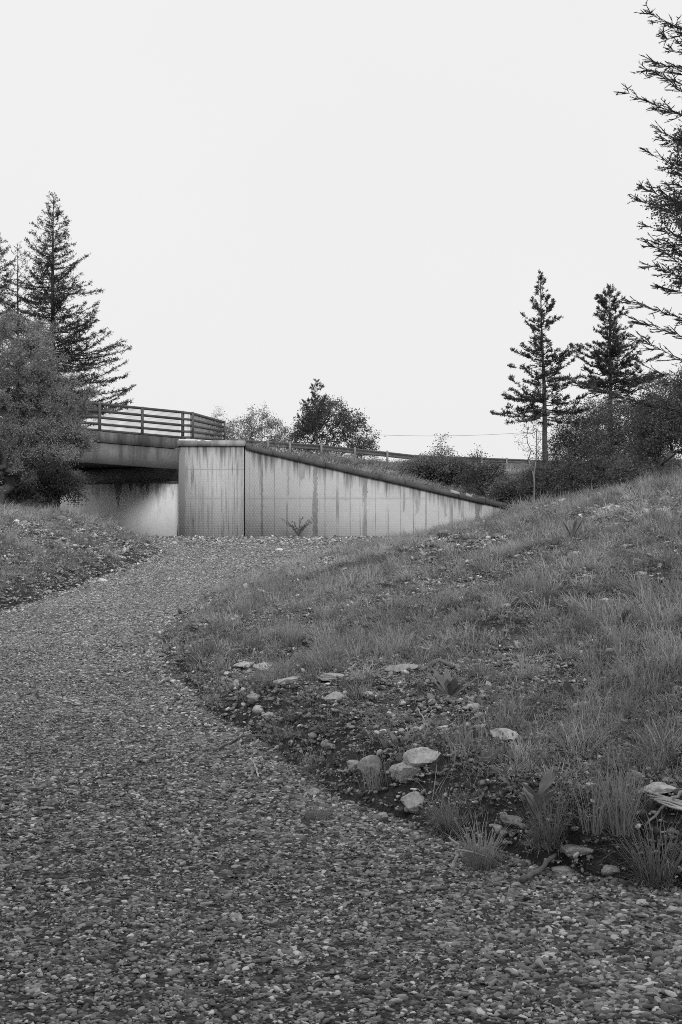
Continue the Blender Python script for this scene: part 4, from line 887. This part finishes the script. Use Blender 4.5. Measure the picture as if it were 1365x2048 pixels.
for (y0, y1, dn, mult) in ((4.5, 9, 250, 0.75), (9, 14, 180, 0.85), (14, 22, 100, 1.0), (22, 34, 34, 1.3), (34, 48, 22, 1.6), (48, 62, 14, 1.9), (62.8, 96, 7, 2.4)):
    lim = 0.25 * y1 + 0.5
    x = rng.uniform(-lim, lim, int((y1 - y0) * 2 * lim * dn)); y = rng.uniform(y0, y1, len(x)); k = in_view(x, y); x, y = x[k], y[k]
    dr = x - xr(y); dl = xl(y) - x; d = np.maximum(dr, dl)
    if y0 > 62: d = np.where(x > -6.8, 5, -1)
    bb_ = bare(x, y)
    p = (1 - np.where(y < 16, 0.66, 0.86) * np.where(y < 16, sstep(0.0, 0.18, bb_), sstep(-0.05, 0.12, bb_))) * sstep(0.0 + 0.25 * vnoise(x * 1.3, y * 1.3, 77), 0.34 if y1 < 15 else 0.25, d)
    p = np.maximum(p, np.where((y < 16) & (d > 0.04), 0.42, 0.0))
    k = (rng.random(len(x)) < p) & clear_of_rocks(x, y, 0.16); x, y, d = x[k], y[k], d[k]; n = len(x)
    ln = fbm(x * 0.5, y * 0.35, 311, 3) + 0.25 * sstep(1.0, 2.5, d) * sstep(14, 6, y)
    ty_ = rng.random(n); long_ = ty_ < np.clip(0.07 + 0.8 * ln, 0.02, 0.4); up = (~long_) & (ty_ > 0.90 - 0.2 * np.clip(ln, 0, 1)); dry = rng.random(n) < 0.07 + 0.07 * (ln > 0.05); wd_ = rng.random(n) < 0.36
    idx = rng.integers(0, 6, n); idx = np.where(long_, rng.integers(6, 11, n), idx); idx = np.where(up, rng.integers(11, 14, n), idx); idx = np.where(wd_, rng.integers(17, 20, n), idx); idx = np.where(dry, rng.integers(14, 17, n), idx)
    GX_.append(x); GY_.append(y); GI.append(idx); GSc.append(mult * rng.uniform(0.65, 1.3, n))
n0 = sum(len(q) for q in GX_)
for (y0, y1, dn, sc0) in ((5.5, 10, 3.2, 0.85), (10, 18, 2.6, 1.0), (18, 30, 1.7, 1.1), (30, 48, 0.9, 1.2)):     # separate tussocks standing out of the turf
    lim = 0.25 * y1 + 0.5
    x = rng.uniform(-lim, lim, int((y1 - y0) * 2 * lim * dn)); y = rng.uniform(y0, y1, len(x)); d = np.maximum(x - xr(y), xl(y) - x)
    k = in_view(x, y) & (d > 0.35) & clear_of_rocks(x, y, 0.25); x, y = x[k], y[k]; n = len(x)
    GX_.append(x); GY_.append(y); GI.append(rng.integers(6, 11, n)); GSc.append(sc0 * rng.uniform(0.7, 1.35, n))
x = np.concatenate(GX_); y = np.concatenate(GY_); idx = np.concatenate(GI); s = np.concatenate(GSc); n = len(x); print('grass', n)
rot = np.stack([rng.normal(0, 0.2, n), rng.normal(0, 0.2, n), rng.uniform(0, 6.28, n)], 1)
wsc = np.where(y > 20, 1 + (y - 20) * 0.012, 1.0)
scatter('grass', np.stack([x, y, H(x, y)], 1), rot, np.stack([s * wsc, s * wsc, np.where(np.arange(n) >= n0, s * 0.85, 0) + (np.arange(n) < n0) * s * np.where(y > 62.5, 0.6, np.interp(y, [6, 15, 30, 60], [0.78, 0.64, 0.52, 0.44])) * (0.35 + 1.25 * vnoise(x * 1.7, y * 1.1, 333))], 1), idx, protos, 'rough short grass covering the banks')

# ------------------------------------------------------------------ single plants, stones and sticks
def px_m(Y): return F / Y
TUFTS = [(905, 1668, 0.24, 150, 'spreading grass tuft on the track edge above the forked dead stick', 1.0), (962, 1735, 0.25, 110, 'narrow spiky grass tuft right of the forked dead stick', 0.7),
         (1100, 1690, 0.29, 120, 'tall grass tuft growing round the stem of the tallest broad-leaved dock', 0.8), (1315, 1770, 0.38, 170, 'big grass tuft at the right edge of the picture, nearest the camera', 0.9),
         (1215, 1650, 0.36, 150, 'tall upright stand of thin grass right of the tallest dock', 0.45), (768, 1575, 0.21, 80, 'thin upright grass tuft between the two large pale stones', 0.4),
         (640, 1640, 0.10, 90, 'short round tuft beside a flat stone on the edge of the gravel', 0.9), (745, 1560, 0.2, 10, '', 1), (585, 1290, 0.28, 120, 'grass tuft in the middle of the bank above the row of pale slabs', 1.0),
         (650, 1245, 0.28, 120, 'dark grass tuft near the bend of the track', 0.9), (400, 1315, 0.2, 120, 'low spreading tuft at the tip of the bank where the track bends', 1.2), (830, 1160, 0.3, 120, '', 1)]
for k, (px, py, L, nb, lab, sp) in enumerate(TUFTS):
    if not lab: continue
    p = hit(px, py); rg = np.random.default_rng(500 + k); mb = MB(); nb = int(nb * 1.9)
    if sp < 0.5:
        for q in range(9): blades(mb, nb // 9, 0.045, L * 0.3, L * 1.15, 0.004, 0.25, 0.4, rg, (rg.normal(0, 0.1), rg.normal(0, 0.08), 0))
    else:
        blades(mb, nb, 0.06, L * 0.35, L * 1.15, 0.0046, 0.45 * sp, 0.6, rg); blades(mb, nb // 2, 0.10, L * 0.15, L * 0.5, 0.0045, 0.8, 0.8, rg)
    
    o = mb.build('grass_tuft', 'tuft_blade', None, loc=p); tag(o, lab, 'grass tuft', 'large grass tufts on the bank')

def dock(px, py, hgt, nlv, lab, seed, lw=0.055, upright=0.35, az0=0, stem=0.0):
    hgt *= 0.8; lw *= 0.72; nlv += 2
    p = hit(px, py); o = thing('dock_plant', lab, 'plant', p, 'broad-leaved plants on the bank'); rg = np.random.default_rng(seed)
    if stem:
        mb = MB(); mb.tube([(0, 0, -0.02), (0.005, 0, stem * 0.5), (0, 0.004, stem)], [0.006, 0.005, 0.004], 6); mb.build('stem', 'broad_leaf', o, loc=(0, 0, 0))
    for k in range(nlv):
        az = az0 + k * 2.4 + rg.normal(0, 0.3); L = hgt * rg.uniform(0.65, 1.05); m = 8; s = np.linspace(0, 1, m)
        ang = upright * rg.uniform(0.5, 1.3) + 0.9 * s ** 2 * rg.uniform(0.3, 1.2)
        st = np.cumsum(np.stack([np.sin(ang), np.cos(ang)], 1) * L / (m - 1), 0); st = np.concatenate([[[0, 0]], st[:-1]])
        hd = np.array([math.cos(az), math.sin(az), 0]); sd = np.array([-math.sin(az), math.cos(az), 0])
        c = np.array([0, 0, -0.01 + stem * (0.45 + 0.55 * k / nlv)]) + st[:, :1] * hd + st[:, 1:] * np.array([0, 0, 1.]) + np.outer(np.linspace(0, 1, m), hd) * 0.01
        wv = lw * rg.uniform(0.8, 1.2) * np.interp(s, [0, 0.15, 0.3, 0.58, 0.82, 1], [0.12, 0.16, 0.6, 1, 0.68, 0.04]) * (1 + 0.12 * np.sin(s * 19 + k))
        nrm = np.cross(np.gradient(c, axis=0), sd); nrm = unit(nrm)
        V = np.stack([c - sd * wv[:, None] / 2 - nrm * wv[:, None] * 0.18, c, c + sd * wv[:, None] / 2 - nrm * wv[:, None] * 0.18], 1).reshape(-1, 3)
        i = np.arange(m - 1)[:, None] * 3; f = np.concatenate([i + np.array([[0, 1, 4, 3]]), i + np.array([[1, 2, 5, 4]])])
        mb = MB(); mb.add(V, f); mb.build('leaf', 'broad_leaf', o, smooth=True, loc=(0, 0, 0))
    return o
dock(1078, 1690, 0.24, 6, 'tallest broad-leaved dock, leaves spread above a big grass tuft', 1, 0.075, 0.55, 2.0, 0.24)
dock(800, 1500, 0.17, 7, 'broad-leaved dock behind the large pale stones on the bank', 2, 0.05, 0.5)
dock(775, 1505, 0.14, 5, 'smaller dock just left of another behind the pale stones', 3, 0.04, 0.4)
dock(900, 1395, 0.30, 6, 'dark leafy plant with long stalks in the middle of the bank', 4, 0.08, 0.6)
dock(1150, 1395, 0.22, 6, 'wide-leaved wilting plant low in the tall grass of the bank', 5, 0.09, 0.9)
dock(1265, 1375, 0.20, 6, 'dark drooping plant near the right edge of the bank', 6, 0.10, 0.9)
dock(740, 1165, 0.24, 8, 'pale leafy plant high up the bank near the bend of the track', 7, 0.06, 0.4)
dock(1145, 1080, 0.42, 12, 'dark spiky rosette near the crest of the bank', 8, 0.035, 0.45)
dock(870, 1460, 0.12, 6, 'small dock beside a white twig on the bank', 9, 0.04, 0.45)
# fern at the foot of the wall
p = Vector(((597 - CX) / F * 61.3, 61.3, 0.02)); o = thing('fern', 'dark wispy fern growing at the foot of the concrete wall', 'plant', p)
for k in range(11):
    rg = np.random.default_rng(520 + k); az = k * 0.62; s = np.linspace(0, 1, 9); L = rg.uniform(0.6, 1.1); an = 0.25 + 0.9 * s
    st = np.cumsum(np.stack([np.sin(an), np.cos(an)], 1) * L / 8, 0); hd = np.array([math.cos(az), math.sin(az) * 0.4, 0]); c = st[:, :1] * hd + st[:, 1:] * np.array([0, 0, 1.])
    mb = MB(); mb.tube(c, np.linspace(0.007, 0.003, 9), 4)
    cc = np.repeat(c[2:], 5, 0); mb.leaves(cc, rg.normal(0, 1, (len(cc), 3)) + hd, 0.12, 0.022, rg); mb.build('frond', 'dark_leaf', o, loc=(0, 0, 0))

for k, (px, py, wpx, hpx, fl, lab) in enumerate(ROCKS):
    p = hit(px, py + hpx * 0.3); m = px_m(p.y); rg = np.random.default_rng(600 + k)
    wd_ = 1.2 * wpx / m / 2; ht_ = 1.2 * hpx / m / 2
    me = rock_mesh('stone', 600 + k, 'field_stone', 1.0, 3, 10, 0.016)
    V = np.empty(len(me.vertices) * 3, np.float32); me.vertices.foreach_get('co', V); V = V.reshape(-1, 3); V = V / np.abs(V).max(0)
    V = V + 0.2 * V * np.stack([fbm(V[:, 0] * 1.6 + k, V[:, 1] * 1.6 + V[:, 2] * 1.3, 9)] * 3, 1); V /= np.abs(V).max(0)
    V *= np.array([wd_, wd_ * rg.uniform(0.6, 0.9), max(ht_ * 1.1, 0.012)]); tl = rg.normal(0, 0.12); c, s_ = math.cos(tl), math.sin(tl)
    V = V @ np.array([[c, 0, -s_], [0, 1, 0], [s_, 0, c]]).T; ml = 1 / max(wd_, ht_)
    me.vertices.foreach_set('co', (V).astype(np.float32).ravel()); me.update()
    o = link('stone', me, None, loc=(p.x, p.y, p.z + ht_ * 0.42)); tag(o, lab, 'stone', 'larger stones lying about')

def stick(px_pts, rads, mat, lab, name='stick', lift=0.01, side=()):
    P3 = []
    for (px, py, up) in px_pts:
        q = hit(px, py); P3.append(np.array([q.x, q.y, q.z + lift + up]))
    o = thing(name, lab, 'stick', tuple(P3[0]))
    mb = MB(); pts = np.array(P3); t = np.linspace(0, 1, len(pts)); tt = np.linspace(0, 1, 14); pp = np.stack([np.interp(tt, t, pts[:, k]) for k in range(3)], 1)
    pp[1:-1] += np.random.default_rng(len(lab)).normal(0, 0.003, pp[1:-1].shape)
    mb.tube(pp, 0.6 * np.interp(tt, [0, 1], rads) * (1 + 0.12 * np.sin(tt * 31)), 7); mb.build('stem', mat, o)
    for (f, d, L, r) in side:
        b = np.array([np.interp(f, tt, pp[:, k]) for k in range(3)]); mb = MB(); d = np.array(d, float); d /= np.linalg.norm(d)
        cc = np.stack([b + d * L * q + np.array([0, 0, -0.15 * L * q * q]) for q in np.linspace(0, 1, 6)]); mb.tube(cc, np.linspace(r, r * 0.4, 6), 6); mb.build('side_twig', mat, o)
    return o
stick([(435, 1502, 0), (490, 1480, 0.02), (560, 1483, 0.03), (610, 1490, 0.02)], (0.012, 0.005), 'dead_wood', 'dark curved dead branch lying across the edge of the gravel', side=[(0.35, (0.6, -0.5, 0.1), 0.3, 0.005), (0.6, (0.8, 0.5, 0.05), 0.3, 0.004), (0.45, (0.3, 0.8, 0.3), 0.22, 0.004)])
stick([(503, 1527, 0.03), (512, 1545, 0.02), (518, 1558, 0.0)], (0.006, 0.010), 'bleached_wood', 'short white weathered stick lying on the gravel')
stick([(478, 1520, 0), (490, 1514, 0.02), (505, 1510, 0.0)], (0.008, 0.006), 'dead_wood', 'short grey crooked stick near the white one on the gravel')
stick([(846, 1480, 0.0), (856, 1479, 0.055), (850, 1479, 0.09), (834, 1478, 0.16)], (0.008, 0.005), 'bleached_wood', 'thin white bent twig among the docks on the bank')
stick([(905, 1745, 0.0), (913, 1744, 0.06), (917, 1744, 0.105), (898, 1743, 0.14)], (0.016, 0.007), 'bleached_wood', 'forked dead stick standing against the grass tuft at the track edge', side=[(0.55, (0.7, 0.1, -0.1), 0.15, 0.006)])
stick([(1045, 1772, 0.01), (1080, 1752, 0.02), (1112, 1735, 0.03)], (0.022, 0.016), 'dead_wood', 'thick grey weathered branch lying at the edge of the gravel')
stick([(1290, 1660, 0.0), (1330, 1640, 0.05), (1375, 1622, 0.08)], (0.009, 0.014), 'bleached_wood', 'slender pale branch below the split timber at the right edge')
stick([(850, 1337, 0.0), (880, 1332, 0.03), (905, 1338, 0.0)], (0.028, 0.022), 'dead_wood', 'curved grey branch stub beside the long flat white slab')
stick([(462, 1307, 0.02), (480, 1306, 0.02), (497, 1305, 0.02)], (0.014, 0.012), 'bleached_wood', 'straight pale stick lying above the row of slabs')
stick([(1238, 1262, 0.0), (1247, 1261, 0.07), (1257, 1261, 0.14)], (0.035, 0.04), 'dead_wood', 'short dark stake leaning right out of the grass')
stick([(1083, 1242, 0.0), (1083, 1242, 0.14), (1084, 1242, 0.30)], (0.012, 0.006), 'dead_wood', 'thin upright dead stem in the middle of the bank')
stick([(836, 1302, 0.02), (858, 1309, 0.02)], (0.014, 0.014), 'bleached_wood', 'short white stick lying in the grass right of the slabs')
# split timber at the right edge
p = hit(1345, 1625); o = thing('split_timber', 'splintered pale piece of timber lying in the grass at the right edge', 'timber', p)
for k in range(5):
    rg = np.random.default_rng(700 + k); mb = MB(); a = np.array([-0.11 + 0.01 * k, 0.05 - 0.022 * k, 0.07 - 0.008 * k]); c = a + np.array([0.30, -0.09, -0.07]) * rg.uniform(0.8, 1.1)
    n = 6; cc = a + (c - a) * np.linspace(0, 1, n)[:, None] + rg.normal(0, 0.003, (n, 3)); mb.tube(cc, np.linspace(0.004, 0.014, n), 5); mb.build('splinter', 'bleached_wood', o, loc=(0, 0, 0))
